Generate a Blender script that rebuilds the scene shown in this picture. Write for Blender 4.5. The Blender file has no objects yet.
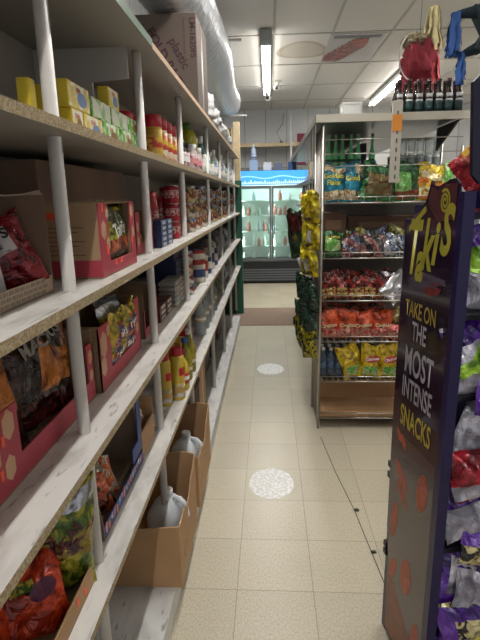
import bpy, math, random
from mathutils import Vector, Matrix, noise
random.seed(7)
S = bpy.context.scene
COL = S.collection
R = math.radians
# ---------------------------------------------------------------- camera
FPX, PITCH, YAW, ROLL, CAMH = 494.6, R(13.921), R(-3.497), R(-1.170), 1.532
cy, sy, cp, sp = math.cos(YAW), math.sin(YAW), math.cos(PITCH), math.sin(PITCH)
F_ = Vector((sy*cp, cy*cp, -sp)); R_ = Vector((cy, -sy, 0)); U_ = R_.cross(F_)
c_, s_ = math.cos(ROLL), math.sin(ROLL)
R2 = c_*R_ + s_*U_; U2 = -s_*R_ + c_*U_
cd = bpy.data.cameras.new('camera'); cam = bpy.data.objects.new('camera', cd); COL.objects.link(cam)
cam.matrix_world = Matrix(((R2.x, U2.x, -F_.x, 0), (R2.y, U2.y, -F_.y, 0), (R2.z, U2.z, -F_.z, CAMH), (0, 0, 0, 1)))
cd.sensor_fit = 'HORIZONTAL'; cd.sensor_width = 36; cd.lens = 36*FPX/480; cd.clip_start = 0.05
S.camera = cam
# ---------------------------------------------------------------- world, colour
w = bpy.data.worlds.new('world'); S.world = w; w.use_nodes = True
bg = w.node_tree.nodes['Background']; bg.inputs[0].default_value = (.93, .95, 1, 1); bg.inputs[1].default_value = 0.55
vs = S.view_settings
vs.view_transform = 'Standard'; vs.look = 'None'; vs.gamma = 1; vs.use_curve_mapping = False; vs.exposure = 0.12
CEIL = 3.17
# strip lamps hanging under the ceiling: (x, y0, y1, power)
STRIPS = [(-.02, 5.5, 8.3, 44), (1.83, 6.75, 9.55, 38), (-.02, 1.6, 4.4, 34), (-.02, -2.4, .4, 30), (1.83, 1.6, 4.4, 30), (3.5, 4.9, 7.7, 30)]
for (x, y0, y1, pw) in STRIPS:
    ld = bpy.data.lights.new('strip_lamp_light', 'AREA'); ld.shape = 'RECTANGLE'; ld.size = .018; ld.size_y = y1-y0-.1
    ld.energy = pw; ld.color = (1, .985, .955)
    lo = bpy.data.objects.new('strip_lamp_light', ld); COL.objects.link(lo); lo.location = (x, (y0+y1)/2, CEIL-.079)

# ---------------------------------------------------------------- materials
def srgb(h):
    if isinstance(h, str):
        h = h.lstrip('#'); v = [int(h[i:i+2], 16)/255 for i in (0, 2, 4)]
    else: v = h
    return tuple(((c/12.92) if c <= .04045 else ((c+.055)/1.055)**2.4) for c in v)+(1,)
_mc = {}
def mat(name, col, rough=.5, metal=0, var=.0, scale=30, col2=None, bump=0, bscale=40, coat=0, emit=0, spec=.5, detail=3):
    if name in _mc: return _mc[name]
    m = bpy.data.materials.new(name); m.use_nodes = True; nt = m.node_tree; b = nt.nodes['Principled BSDF']
    c = srgb(col); b.inputs['Base Color'].default_value = c
    b.inputs['Roughness'].default_value = rough; b.inputs['Metallic'].default_value = metal
    b.inputs['Specular IOR Level'].default_value = spec; b.inputs['Coat Weight'].default_value = coat
    tc = nt.nodes.new('ShaderNodeTexCoord')
    if var or col2:
        n = nt.nodes.new('ShaderNodeTexNoise'); n.inputs['Scale'].default_value = scale; n.inputs['Detail'].default_value = detail
        nt.links.new(tc.outputs['Object'], n.inputs['Vector'])
        r = nt.nodes.new('ShaderNodeValToRGB'); c2 = srgb(col2) if col2 else tuple(x*(1-var) for x in c[:3])+(1,)
        r.color_ramp.elements[0].position = .35 if not col2 else .46; r.color_ramp.elements[1].position = .65 if not col2 else .56
        r.color_ramp.elements[0].color = c2; r.color_ramp.elements[1].color = c
        nt.links.new(n.outputs['Fac'], r.inputs[0]); nt.links.new(r.outputs[0], b.inputs['Base Color'])
    if bump:
        n2 = nt.nodes.new('ShaderNodeTexNoise'); n2.inputs['Scale'].default_value = bscale; n2.inputs['Detail'].default_value = 2
        nt.links.new(tc.outputs['Object'], n2.inputs['Vector'])
        bp = nt.nodes.new('ShaderNodeBump'); bp.inputs['Strength'].default_value = bump; bp.inputs['Distance'].default_value = .01
        nt.links.new(n2.outputs['Fac'], bp.inputs['Height']); nt.links.new(bp.outputs[0], b.inputs['Normal'])
    if emit:
        b.inputs['Emission Color'].default_value = c; b.inputs['Emission Strength'].default_value = emit
    _mc[name] = m; return m
def foil(name, col, col2=None, rough=.3, sc=25):   # shiny printed film
    if name in _mc: return _mc[name]
    m = mat(name, col, rough=.27, bump=0); nt = m.node_tree; L = nt.links; b = nt.nodes['Principled BSDF']
    tc = nt.nodes.new('ShaderNodeTexCoord'); mp = nt.nodes.new('ShaderNodeMapping')
    h = sum(ord(c)*(i+3) for i, c in enumerate(name)) % 97; mp.inputs['Location'].default_value = (h*.37, h*.91, h*.13); L.new(tc.outputs['Object'], mp.inputs[0])
    if col2:
        n = nt.nodes.new('ShaderNodeTexNoise'); n.inputs['Scale'].default_value = sc*1.5; n.inputs['Detail'].default_value = 4; n.inputs['Distortion'].default_value = .8; L.new(mp.outputs[0], n.inputs[0])
        r = nt.nodes.new('ShaderNodeValToRGB'); e = r.color_ramp.elements; c1 = srgb(col); c2 = srgb(col2)
        e[0].position = .40; e[0].color = tuple(x*.5 for x in c2[:3])+(1,); e[1].position = .66; e[1].color = tuple(min(1, x*1.5+.03) for x in c1[:3])+(1,)  # bright end stop paints small highlights into the film colour
        k = e.new(.47); k.color = c2; k = e.new(.52); k.color = c1; k = e.new(.63); k.color = c1
        L.new(n.outputs['Fac'], r.inputs[0]); L.new(r.outputs[0], b.inputs['Base Color'])
    n2 = nt.nodes.new('ShaderNodeTexNoise'); n2.inputs['Scale'].default_value = 24; n2.inputs['Detail'].default_value = 3; n2.inputs['Distortion'].default_value = 1.2; L.new(mp.outputs[0], n2.inputs[0])
    v = nt.nodes.new('ShaderNodeTexVoronoi'); v.inputs['Scale'].default_value = 20; L.new(mp.outputs[0], v.inputs['Vector'])
    ad = nt.nodes.new('ShaderNodeMath'); ad.operation = 'ADD'; L.new(n2.outputs['Fac'], ad.inputs[0]); L.new(v.outputs['Distance'], ad.inputs[1])
    bp = nt.nodes.new('ShaderNodeBump'); bp.inputs['Strength'].default_value = .9; bp.inputs['Distance'].default_value = .012
    L.new(ad.outputs[0], bp.inputs['Height']); L.new(bp.outputs[0], b.inputs['Normal'])
    b.inputs['Specular IOR Level'].default_value = .8; b.inputs['Metallic'].default_value = .25; return m
def glassy(name, col, alpha=.35, rough=.05):
    if name in _mc: return _mc[name]
    m = bpy.data.materials.new(name); m.use_nodes = True; nt = m.node_tree; nt.nodes.clear()
    o = nt.nodes.new('ShaderNodeOutputMaterial'); mx = nt.nodes.new('ShaderNodeMixShader'); t = nt.nodes.new('ShaderNodeBsdfTransparent')
    p = nt.nodes.new('ShaderNodeBsdfPrincipled'); p.inputs['Base Color'].default_value = srgb(col); p.inputs['Roughness'].default_value = rough
    c = srgb(col); t.inputs[0].default_value = tuple(.6+.4*x for x in c[:3])+(1,)
    fr = nt.nodes.new('ShaderNodeFresnel'); fr.inputs[0].default_value = 1.45
    ad = nt.nodes.new('ShaderNodeMath'); ad.operation = 'ADD'; ad.use_clamp = True; ad.inputs[1].default_value = alpha
    nt.links.new(fr.outputs[0], ad.inputs[0]); nt.links.new(ad.outputs[0], mx.inputs[0]); nt.links.new(t.outputs[0], mx.inputs[1])
    nt.links.new(p.outputs[0], mx.inputs[2]); nt.links.new(mx.outputs[0], o.inputs[0]); _mc[name] = m; return m

def tile_floor():
    m = bpy.data.materials.new('vinyl_floor_tiles'); m.use_nodes = True; nt = m.node_tree; b = nt.nodes['Principled BSDF']; L = nt.links
    tc = nt.nodes.new('ShaderNodeTexCoord'); mp = nt.nodes.new('ShaderNodeMapping'); mp.inputs['Location'].default_value = (.134+.0013, -1.666, 0)
    L.new(tc.outputs['Object'], mp.inputs[0])
    sx = nt.nodes.new('ShaderNodeSeparateXYZ'); L.new(mp.outputs[0], sx.inputs[0])
    def line(sock, wd):
        a = nt.nodes.new('ShaderNodeMath'); a.operation = 'PINGPONG'; a.inputs[1].default_value = .1524; L.new(sock, a.inputs[0])
        c = nt.nodes.new('ShaderNodeMath'); c.operation = 'LESS_THAN'; c.inputs[1].default_value = wd; L.new(a.outputs[0], c.inputs[0]); return c.outputs[0]
    mx = nt.nodes.new('ShaderNodeMath'); mx.operation = 'MAXIMUM'; L.new(line(sx.outputs[0], .0013), mx.inputs[0]); L.new(line(sx.outputs[1], .0013), mx.inputs[1])
    # fine chip streaks
    m2 = nt.nodes.new('ShaderNodeMapping'); m2.inputs['Scale'].default_value = (190, 90, 1); L.new(tc.outputs['Object'], m2.inputs[0])
    n = nt.nodes.new('ShaderNodeTexNoise'); n.inputs['Scale'].default_value = 1; n.inputs['Detail'].default_value = 3; L.new(m2.outputs[0], n.inputs[0])
    r = nt.nodes.new('ShaderNodeValToRGB'); e = r.color_ramp.elements; e[0].position = .3; e[0].color = srgb('#a79e88'); e[1].position = .6; e[1].color = srgb('#c0b7a2'); L.new(n.outputs[0], r.inputs[0])
    # per-tile tint
    dv = nt.nodes.new('ShaderNodeVectorMath'); dv.operation = 'SCALE'; dv.inputs['Scale'].default_value = 1/.3048; L.new(mp.outputs[0], dv.inputs[0])
    fl = nt.nodes.new('ShaderNodeVectorMath'); fl.operation = 'FLOOR'; L.new(dv.outputs[0], fl.inputs[0])
    wn = nt.nodes.new('ShaderNodeTexWhiteNoise'); L.new(fl.outputs[0], wn.inputs[0])
    mr = nt.nodes.new('ShaderNodeMapRange'); mr.inputs['To Min'].default_value = .92; mr.inputs['To Max'].default_value = 1.04; L.new(wn.outputs['Value'], mr.inputs[0])
    mm = nt.nodes.new('ShaderNodeVectorMath'); mm.operation = 'SCALE'; L.new(r.outputs[0], mm.inputs[0]); L.new(mr.outputs[0], mm.inputs['Scale'])
    # grime
    g = nt.nodes.new('ShaderNodeTexNoise'); g.inputs['Scale'].default_value = 1.6; g.inputs['Detail'].default_value = 5; L.new(tc.outputs['Object'], g.inputs[0])
    gr = nt.nodes.new('ShaderNodeMapRange'); gr.inputs['From Min'].default_value = .5; gr.inputs['From Max'].default_value = .75; gr.inputs['To Max'].default_value = .25; L.new(g.outputs[0], gr.inputs[0])
    mg = nt.nodes.new('ShaderNodeMixRGB'); L.new(gr.outputs[0], mg.inputs[0]); L.new(mm.outputs[0], mg.inputs[1]); mg.inputs[2].default_value = srgb('#94886c')
    ml = nt.nodes.new('ShaderNodeMixRGB'); L.new(mx.outputs[0], ml.inputs[0]); L.new(mg.outputs[0], ml.inputs[1]); ml.inputs[2].default_value = srgb('#857a62')
    L.new(ml.outputs[0], b.inputs['Base Color']); b.inputs['Roughness'].default_value = .33; b.inputs['Specular IOR Level'].default_value = .45
    return m
def panel_wall(name, col, pitch=.3):
    m = mat(name, col, .6); nt = m.node_tree; L = nt.links; b = nt.nodes['Principled BSDF']
    tc = nt.nodes.new('ShaderNodeTexCoord'); sx = nt.nodes.new('ShaderNodeSeparateXYZ'); L.new(tc.outputs['Object'], sx.inputs[0])
    a = nt.nodes.new('ShaderNodeMath'); a.operation = 'ADD'; L.new(sx.outputs[0], a.inputs[0]); L.new(sx.outputs[1], a.inputs[1])
    p = nt.nodes.new('ShaderNodeMath'); p.operation = 'PINGPONG'; p.inputs[1].default_value = pitch/2; L.new(a.outputs[0], p.inputs[0])
    c = nt.nodes.new('ShaderNodeMath'); c.operation = 'LESS_THAN'; c.inputs[1].default_value = .006; L.new(p.outputs[0], c.inputs[0])
    x = nt.nodes.new('ShaderNodeMixRGB'); L.new(c.outputs[0], x.inputs[0]); x.inputs[1].default_value = srgb(col); x.inputs[2].default_value = srgb('#8d8f90')
    L.new(x.outputs[0], b.inputs['Base Color']); return m

WHITE = mat('white_laminate', '#cbc7c0', .42, var=.14, scale=6, detail=6)
def worn(name, c1, c2, c3):
    m = mat(name, c1, .42); nt = m.node_tree; L = nt.links; b = nt.nodes['Principled BSDF']; tc = nt.nodes.new('ShaderNodeTexCoord')
    def nz(sc, pos, det, a, z):
        mp = nt.nodes.new('ShaderNodeMapping'); mp.inputs['Scale'].default_value = sc; L.new(tc.outputs['Object'], mp.inputs[0])
        n = nt.nodes.new('ShaderNodeTexNoise'); n.inputs['Scale'].default_value = 1; n.inputs['Detail'].default_value = det; n.inputs['Distortion'].default_value = .6; L.new(mp.outputs[0], n.inputs[0])
        r = nt.nodes.new('ShaderNodeMapRange'); r.inputs['From Min'].default_value = pos; r.inputs['From Max'].default_value = pos+a; r.inputs['To Max'].default_value = z; L.new(n.outputs[0], r.inputs[0]); return r.outputs[0]
    x1 = nt.nodes.new('ShaderNodeMixRGB'); L.new(nz((14, 5, 9), .46, 8, .22, .8), x1.inputs[0]); x1.inputs[1].default_value = srgb(c1); x1.inputs[2].default_value = srgb(c2)
    x2 = nt.nodes.new('ShaderNodeMixRGB'); L.new(nz((60, 12, 30), .62, 4, .06, .75), x2.inputs[0]); L.new(x1.outputs[0], x2.inputs[1]); x2.inputs[2].default_value = srgb(c3)
    L.new(x2.outputs[0], b.inputs['Base Color']); return m
BOARD = worn('worn_white_board', '#c8c5c0', '#a29e98', '#7b7772')
GREYB = mat('grey_board_underside', '#98928a', .6)  # flat grey for board undersides and the top board's upper face
CHIP = mat('particle_board_edge', '#b8a688', .8, col2='#94815f', scale=230, detail=2)
POSTM = mat('white_post_paint', '#cfcac4', .45, var=.06, scale=12)
BACKP = mat('pegboard_grey', '#a59d92', .7, var=.06, scale=3)
CARD = mat('brown_cardboard', '#b08a62', .85, var=.1, scale=9)
CARD2 = mat('dark_brown_cardboard', '#7d6454', .85, var=.1, scale=9)
CARDIN = mat('cardboard_inside', '#8f7458', .9, var=.1, scale=7)
CRIM = mat('crimson_carton_print', '#a93a48', .55)
TANP = mat('tan_carton_print', '#c39a78', .6)
ORNG = mat('orange_sticker', '#f0583c', .5)
CHROME = mat('zinc_wire', '#b5b0a8', .3, metal=.85)
BLACKM = mat('black_plastic', '#121214', .4)
INK = mat('black_ink', '#15130f', .5)
WINK = mat('white_ink', '#e8e4e0', .5)
TUBE = mat('fluorescent_tube', '#fffaf2', .5, emit=18)
LAMPW = mat('lamp_housing', '#d5d5d2', .5)
SILV = mat('silver_foil', '#b9b9bd', .25, metal=.8, bump=.6, bscale=25)
PINK = mat('pinkish_ink', '#d98a8e', .5)

# ---------------------------------------------------------------- geometry helper
class G:
    def __init__(s): s.v = []; s.f = []; s.m = []; s.sm = []
    def add(s, vs, fs, mi=0, smooth=False):
        o = len(s.v); s.v += [tuple(p) for p in vs]
        for f in fs: s.f.append([i+o for i in f]); s.m.append(mi); s.sm.append(smooth)
        return s
    def box(s, x0, x1, y0, y1, z0, z1, mi=0, b=0):
        if b <= 0:
            v = [(x0,y0,z0),(x1,y0,z0),(x1,y1,z0),(x0,y1,z0),(x0,y0,z1),(x1,y0,z1),(x1,y1,z1),(x0,y1,z1)]
            return s.add(v, [(0,3,2,1),(4,5,6,7),(0,1,5,4),(1,2,6,5),(2,3,7,6),(3,0,4,7)], mi)
        cx, cyy, cz = (x0+x1)/2, (y0+y1)/2, (z0+z1)/2; hx, hy, hz = (x1-x0)/2, (y1-y0)/2, (z1-z0)/2
        ix, iy, iz = hx-b, hy-b, hz-b; v = []; key = {}
        for sx in (-1,1):
            for sy_ in (-1,1):
                for sz in (-1,1):
                    for ax, q in enumerate(((hx,iy,iz),(ix,hy,iz),(ix,iy,hz))):
                        key[(sx,sy_,sz,ax)] = len(v); v.append((cx+sx*q[0], cyy+sy_*q[1], cz+sz*q[2]))
        k = key; f = []
        for sg in (-1,1):
            f.append([k[(sg,a,c,0)] for a,c in ((-1,-1),(1,-1),(1,1),(-1,1))][::sg])
            f.append([k[(a,sg,c,1)] for a,c in ((-1,-1),(-1,1),(1,1),(1,-1))][::sg])
            f.append([k[(a,c,sg,2)] for a,c in ((-1,-1),(1,-1),(1,1),(-1,1))][::sg])
            for tg in (-1,1):
                f.append([k[(sg,tg,-1,0)],k[(sg,tg,-1,1)],k[(sg,tg,1,1)],k[(sg,tg,1,0)]])
                f.append([k[(sg,-1,tg,0)],k[(sg,-1,tg,2)],k[(sg,1,tg,2)],k[(sg,1,tg,0)]])
                f.append([k[(-1,sg,tg,1)],k[(-1,sg,tg,2)],k[(1,sg,tg,2)],k[(1,sg,tg,1)]])
                for ug in (-1,1): f.append([k[(sg,tg,ug,0)],k[(sg,tg,ug,1)],k[(sg,tg,ug,2)]])
        return s.add(v, f, mi)
    def lathe(s, cx, cyy, prof, n=16, mi=0, mis=None, smooth=True):
        v = []; f = []; mm = []
        for (r, z) in prof:
            for i in range(n): a = 2*math.pi*i/n; v.append((cx+r*math.cos(a), cyy+r*math.sin(a), z))
        o = len(s.v); s.v += v
        for j in range(len(prof)-1):
            for i in range(n):
                i2 = (i+1) % n; s.f.append([o+j*n+i, o+j*n+i2, o+(j+1)*n+i2, o+(j+1)*n+i]); s.m.append(mis[j] if mis else mi); s.sm.append(smooth)
        s.f.append([o+i for i in range(n)][::-1]); s.m.append(mis[0] if mis else mi); s.sm.append(False)
        s.f.append([o+(len(prof)-1)*n+i for i in range(n)]); s.m.append(mis[-1] if mis else mi); s.sm.append(False)
        return s
    def tube(s, pts, r, n=8, mi=0):
        pts = [Vector(p) for p in pts]; rings = []
        for i, p in enumerate(pts):
            d = (pts[min(i+1, len(pts)-1)]-pts[max(i-1, 0)]).normalized()
            a = d.cross(Vector((0,0,1))); a = a if a.length > .05 else d.cross(Vector((1,0,0))); a.normalize(); bb = d.cross(a)
            rr = r[i] if isinstance(r, (list, tuple)) else r
            rings.append([p+a*rr*math.cos(2*math.pi*k/n)+bb*rr*math.sin(2*math.pi*k/n) for k in range(n)])
        v = [q for rg in rings for q in rg]; f = []
        for j in range(len(pts)-1):
            for k in range(n): f.append((j*n+k, j*n+(k+1) % n, (j+1)*n+(k+1) % n, (j+1)*n+k))
        f.append(tuple(range(n))[::-1]); f.append(tuple((len(pts)-1)*n+k for k in range(n)))
        return s.add(v, f, mi, True)
    def prism(s, poly, fn, t, mi=0):   # poly in 2D, fn(a,b,d)->xyz, extruded t along d
        n = len(poly); v = [fn(a, b, 0) for a, b in poly]+[fn(a, b, t) for a, b in poly]
        f = [tuple(range(n))[::-1], tuple(range(n, 2*n))]+[(i, (i+1) % n, n+(i+1) % n, n+i) for i in range(n)]
        return s.add(v, f, mi)
    def mesh(s, name, mats, base=(0,0,0)):
        me = bpy.data.meshes.new(name); me.from_pydata([(p[0]-base[0], p[1]-base[1], p[2]-base[2]) for p in s.v], [], s.f)
        for m_ in (mats if isinstance(mats, (list, tuple)) else [mats]): me.materials.append(m_)
        me.polygons.foreach_set('material_index', s.m); me.polygons.foreach_set('use_smooth', s.sm); me.update()
        return me
def struct(name, g, mats):
    o = bpy.data.objects.new(name, g.mesh(name, mats)); COL.objects.link(o); o['kind'] = 'structure'; return o
def fx(nm): return nm
class T:
    """a thing: an Empty at its base; part geometry is given in world coordinates unless local=True"""
    def __init__(s, name, label, cat, loc, rot=(0,0,0), group=None, local=False):
        o = bpy.data.objects.new(name, None); COL.objects.link(o); o.empty_display_size = .05
        o.location = loc; o.rotation_euler = rot; o['label'] = label; o['category'] = cat
        if group: o['group'] = group
        s.o = o; s.base = (0,0,0) if local else tuple(loc); s.loc = loc
    def part(s, name, g, mats, parent=None, label=None):
        o = bpy.data.objects.new(name, g.mesh(name, mats, s.base)); COL.objects.link(o); o.parent = parent or s.o
        if label: o['label'] = label
        return o
    def text(s, txt, size, m, fn, name='lettering', parent=None, shear=0, sx=1, ext=0, align='CENTER', bold=0, label=None):
        o = bpy.data.objects.new(name, textmesh(txt, size, m, lambda x, y: tuple(a-b for a, b in zip(fn(x, y), s.base)), shear, sx, align, bold))
        COL.objects.link(o); o.parent = parent or s.o
        if label: o['label'] = label
        return o
_dg = None
def textmesh(txt, size, m, fn, shear=0, sx=1, align='CENTER', bold=0):
    c = bpy.data.curves.new('t', 'FONT'); c.body = txt; c.size = size; c.align_x = align; c.align_y = 'CENTER'; c.shear = shear; c.resolution_u = 3
    c.offset = bold
    to = bpy.data.objects.new('t', c); COL.objects.link(to)
    dg = bpy.context.evaluated_depsgraph_get(); dg.update()
    me = bpy.data.meshes.new_from_object(to.evaluated_get(dg)); bpy.data.objects.remove(to); bpy.data.curves.remove(c)
    for v in me.vertices: v.co = fn(v.co.x*sx, v.co.y)
    me.materials.clear(); me.materials.append(m); me.update(); me.name = 'lettering'
    return me
def dup(root, loc, rz=None, label=None, group=None, rot=None):
    r = root.copy(); COL.objects.link(r); r.location = loc
    if rz is not None: r.rotation_euler.z = rz
    if rot is not None: r.rotation_euler = rot
    if label: r['label'] = label
    if group: r['group'] = group
    for ch in list(root.children):
        c = ch.copy(); COL.objects.link(c); c.parent = r
        for g_ in ch.children:
            d = g_.copy(); COL.objects.link(d); d.parent = c
    return r
def one(name, g, mats, label, cat, loc, group=None, rot=None):
    o = bpy.data.objects.new(name, g.mesh(name, mats, loc)); COL.objects.link(o); o.location = loc
    if rot: o.rotation_euler = rot
    o['label'] = label; o['category'] = cat
    if group: o['group'] = group
    return o

# ================================================================ STRUCTURE
struct('floor', G().box(-1.2, 4.6, -3, 10.4, -.1, 0), tile_floor())
WALLM = panel_wall('wall_paint', '#d0d2d3', .41)
struct('wall_left', G().box(-1.2, -1.1, -3, 10.4, 0, CEIL+.1), WALLM)
struct('wall_back', G().box(-1.1, 4.6, 10.3, 10.4, 0, CEIL+.1), WALLM)
struct('wall_right', G().box(4.6, 4.7, -3, 10.4, 0, CEIL+.1), WALLM)
struct('ceiling', G().box(-1.1, 4.6, -3, 10.3, CEIL, CEIL+.1), mat('ceiling_tile', '#d6d4d0', .9, var=.04, scale=60))
g = G()
for k in range(-7, 5):
    y = 5.73+1.22*k; g.box(-1.1, 4.6, y-.012, y+.012, CEIL-.008, CEIL-.0005)
for k in range(-2, 8):
    x = .065+.61*k; g.box(x-.012, x+.012, -3, 10.3, CEIL-.0075, CEIL-.0004)
struct('trim_1', g, mat('ceiling_grid', '#b0aeaa', .6))

# ================================================================ CEILING FIXTURES
for i, (x, y0, y1, pw) in enumerate(STRIPS):
    lab = ['twin tube strip lamp above the aisle in front of the far cooler', 'twin tube strip lamp hanging behind the dark bottles at right'][i] if i < 2 else 'twin tube strip lamp over the near part of the shop'
    t = T('strip_lamp', lab, 'ceiling light', (x, (y0+y1)/2, CEIL-.02), group='ceiling strip lamps')
    t.part('housing', G().box(x-.055, x+.055, y0, y1, CEIL-.075, CEIL-.009, b=.012), LAMPW)
    t.part('end_cap', G().box(x-.06, x+.06, y0-.015, y0+.09, CEIL-.14, CEIL-.009, b=.008), mat('grey_end_cap', '#8f908f', .5))
    for sx in (-1, 1):
        t.part('tube', G().tube([(x+sx*.034, y0+.09, CEIL-.1), (x+sx*.034, y1-.02, CEIL-.1)], .010, 10), TUBE)
# stain ring on ceiling tile, poster, cameras
g = G(); 
for r0, r1, mi in ((.0, .24, 0), (.24, .30, 1)):
    n = 40; v = []; 
    for i in range(n):
        a = 2*math.pi*i/n; k = 1+.08*math.sin(3*a)
        v += [(.40+r0*k*math.cos(a), 6.35+1.15*r0*k*math.sin(a), CEIL-.0006), (.40+r1*k*math.cos(a), 6.35+1.15*r1*k*math.sin(a), CEIL-.0006)]
    g.add(v, [(2*i, 2*((i+1) % n), 2*((i+1) % n)+1, 2*i+1) for i in range(n)], mi)
one('water_stain', g, [mat('stain_inner', '#c0bab0', .9), mat('stain_ring', '#b3aa9b', .9)], 'brownish oval water stain ring on the ceiling tile beside the lamp', 'stain', (.40, 6.35, CEIL))
t = T('ceiling_poster', 'red and black printed poster fixed flat on the ceiling', 'poster', (.95, 6.3, CEIL-.012))
t.part('sheet', G().box(.66, 1.24, 5.75, 6.88, CEIL-.014, CEIL-.0095), mat('poster_grey', '#b5b3b4', .5))
t.part('printed_band', G().box(.70, 1.2, 5.8, 5.9, CEIL-.016, CEIL-.014), mat('poster_dark', '#6c6a70', .5))
g = G(); random.seed(3)
for i in range(9):
    a = .74+i*.03; b_ = 6.66-i*.07; g.prism([(a-.07-.02*i*0, b_-.16), (a+.10, b_-.2), (a+.2-.01*i, b_), (a+.1, b_+.16), (a-.07, b_+.12)], lambda p, q, d: (p, q, CEIL-.0165-.0003*i-d), .0002, i % 2)
t.part('printed_picture', g, [mat('poster_red', '#a8655c', .5, col2='#8c4038', scale=14), mat('poster_dark2', '#84605c', .5, col2='#5c3c38', scale=16)])
for (x, y, lab) in ((.14, 7.85, 'white dome security camera near the end of the aisle lamp'), (.01, 8.6, 'dark lens security camera on the ceiling farther back by the wall')):
    t = T('security_camera', lab, 'camera', (x, y, CEIL), group='ceiling cameras')
    t.part('mount', G().lathe(x, y, [(.045, CEIL-.0085), (.045, CEIL-.03), (.02, CEIL-.03), (.02, CEIL-.07)][::-1], 16), LAMPW)
    t.part('housing', G().tube([(x+.03, y+.05, CEIL-.095), (x-.01, y-.05, CEIL-.105), (x-.02, y-.09, CEIL-.11)], [.035, .045, .042], 14), LAMPW)
    t.part('lens', G().tube([(x-.02, y-.09, CEIL-.11), (x-.022, y-.1, CEIL-.111)], [.025, .022], 12), BLACKM)
# duct
def duct(x, z, r, y0, y1):
    g = G(); n = 20; v = []; ny = int((y1-y0)/.035)
    for j in range(ny+1):
        y = y0+(y1-y0)*j/ny
        for i in range(n):
            a = 2*math.pi*i/n; rr = r*(1+.03*math.sin(j*2.2)+.05*noise.noise(Vector((math.cos(a)*2, y*3.1, math.sin(a)*2))))
            v.append((x+rr*math.cos(a)+.03*math.sin(y*1.7), y, z+rr*math.sin(a)))
    f = [(j*n+i, j*n+(i+1) % n, (j+1)*n+(i+1) % n, (j+1)*n+i) for j in range(ny) for i in range(n)]
    f += [tuple(range(n)), tuple(ny*n+i for i in range(n))[::-1]]
    return g.add(v, f, 0, True)
DUCTM = mat('aluminium_duct_foil', '#c4c6ca', .33, metal=.75, bump=1.0, bscale=26)
t = T('flexible_duct', 'silver foil air duct running along the ceiling over the left shelves', 'duct', (-.56, 4.6, 2.78))
t.part('hose', duct(-.56, 2.78, .2, 1.6, 7.2), DUCTM)
g = G(); g.box(-.9, -.25, 5.2, 5.23, 2.98, 3.0); g.box(-.9, -.28, 6.9, 6.93, 2.56, 2.58)
t.part('hanger_strap', g, CHROME)

# ================================================================ LEFT SHELVING
XE, XB = -.37, -.75
LEV = {'T': 2.022, 'A': 1.677, 'B': 1.344, 'C': 1.01, 'D': .66}
sh = T('wall_shelving', 'long white shelving run of five boards on round posts along the left', 'shelving', (-.56, 3.2, 0))
for nm, z in LEV.items():
    g = G(); y0, y1 = .2, 6.5
    g.add([(XB,y0,z),(XE,y0,z),(XE,y1,z),(XB,y1,z)], [(0,1,2,3)], 0)
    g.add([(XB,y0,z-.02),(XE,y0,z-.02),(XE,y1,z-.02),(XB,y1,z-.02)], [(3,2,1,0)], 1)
    g.add([(XE,y0,z),(XE,y0,z-.02),(XE,y1,z-.02),(XE,y1,z)], [(0,1,2,3)], 2)
    g.add([(XB,y0,z),(XB,y0,z-.02),(XE,y0,z-.02),(XE,y0,z)], [(0,1,2,3)], 2)
    g.add([(XB,y1,z),(XB,y1,z-.02),(XE,y1,z-.02),(XE,y1,z)], [(3,2,1,0)], 2)
    if nm == 'T':
        g.box(XE, XE+.004, .2, 1.72, z-.022, z+.002, 3)
    sh.part('shelf_board', g, [BOARD if nm != 'T' else GREYB, GREYB, CHIP if nm != 'T' else mat('tan_shelf_edge', '#c9a988', .6), mat('glass_green_edge', '#8fa598', .2)])
POSTY = [.31, 1.03, 1.76, 2.53, 3.6, 4.5, 5.4, 6.3]
for y in POSTY:
    zz = [.1]+[LEV[k] for k in 'DCBAT']
    sh.part('post', G().tube([(-.43, y, .1), (-.43, y, 2.0)], .0145, 14), POSTM)
sh.part('back_panel', G().box(XB-.012, XB, .2, 6.5, 0, 2.02), BACKP)
sh.part('divider_panel', G().prism([(XB, 1.6775), (-.565, 1.6775), (-.565, 1.90), (-.447, 1.91), (-.447, 2.0015), (XB, 2.0015)], lambda a, b_, d: (a, 1.70+d, b_), .012), mat('grey_divider', '#b0aaa2', .6))
sh.part('plinth', G().box(XB, -.36, .2, 6.0, 0, .1), worn('white_plinth', '#c9c8c5', '#a8a6a2', '#7c7a76'))
sh.part('end_frame', G().box(XB, -.345, 6.5, 6.56, 0, 1.74), mat('dark_green_panel', '#1e5c46', .5))
g = G().box(-.44, -.36, 6.57, 6.66, 0.0, 2.45); 
sh.part('wooden_post', g, mat('raw_pine', '#d2bd98', .7, var=.15, scale=8))

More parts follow.
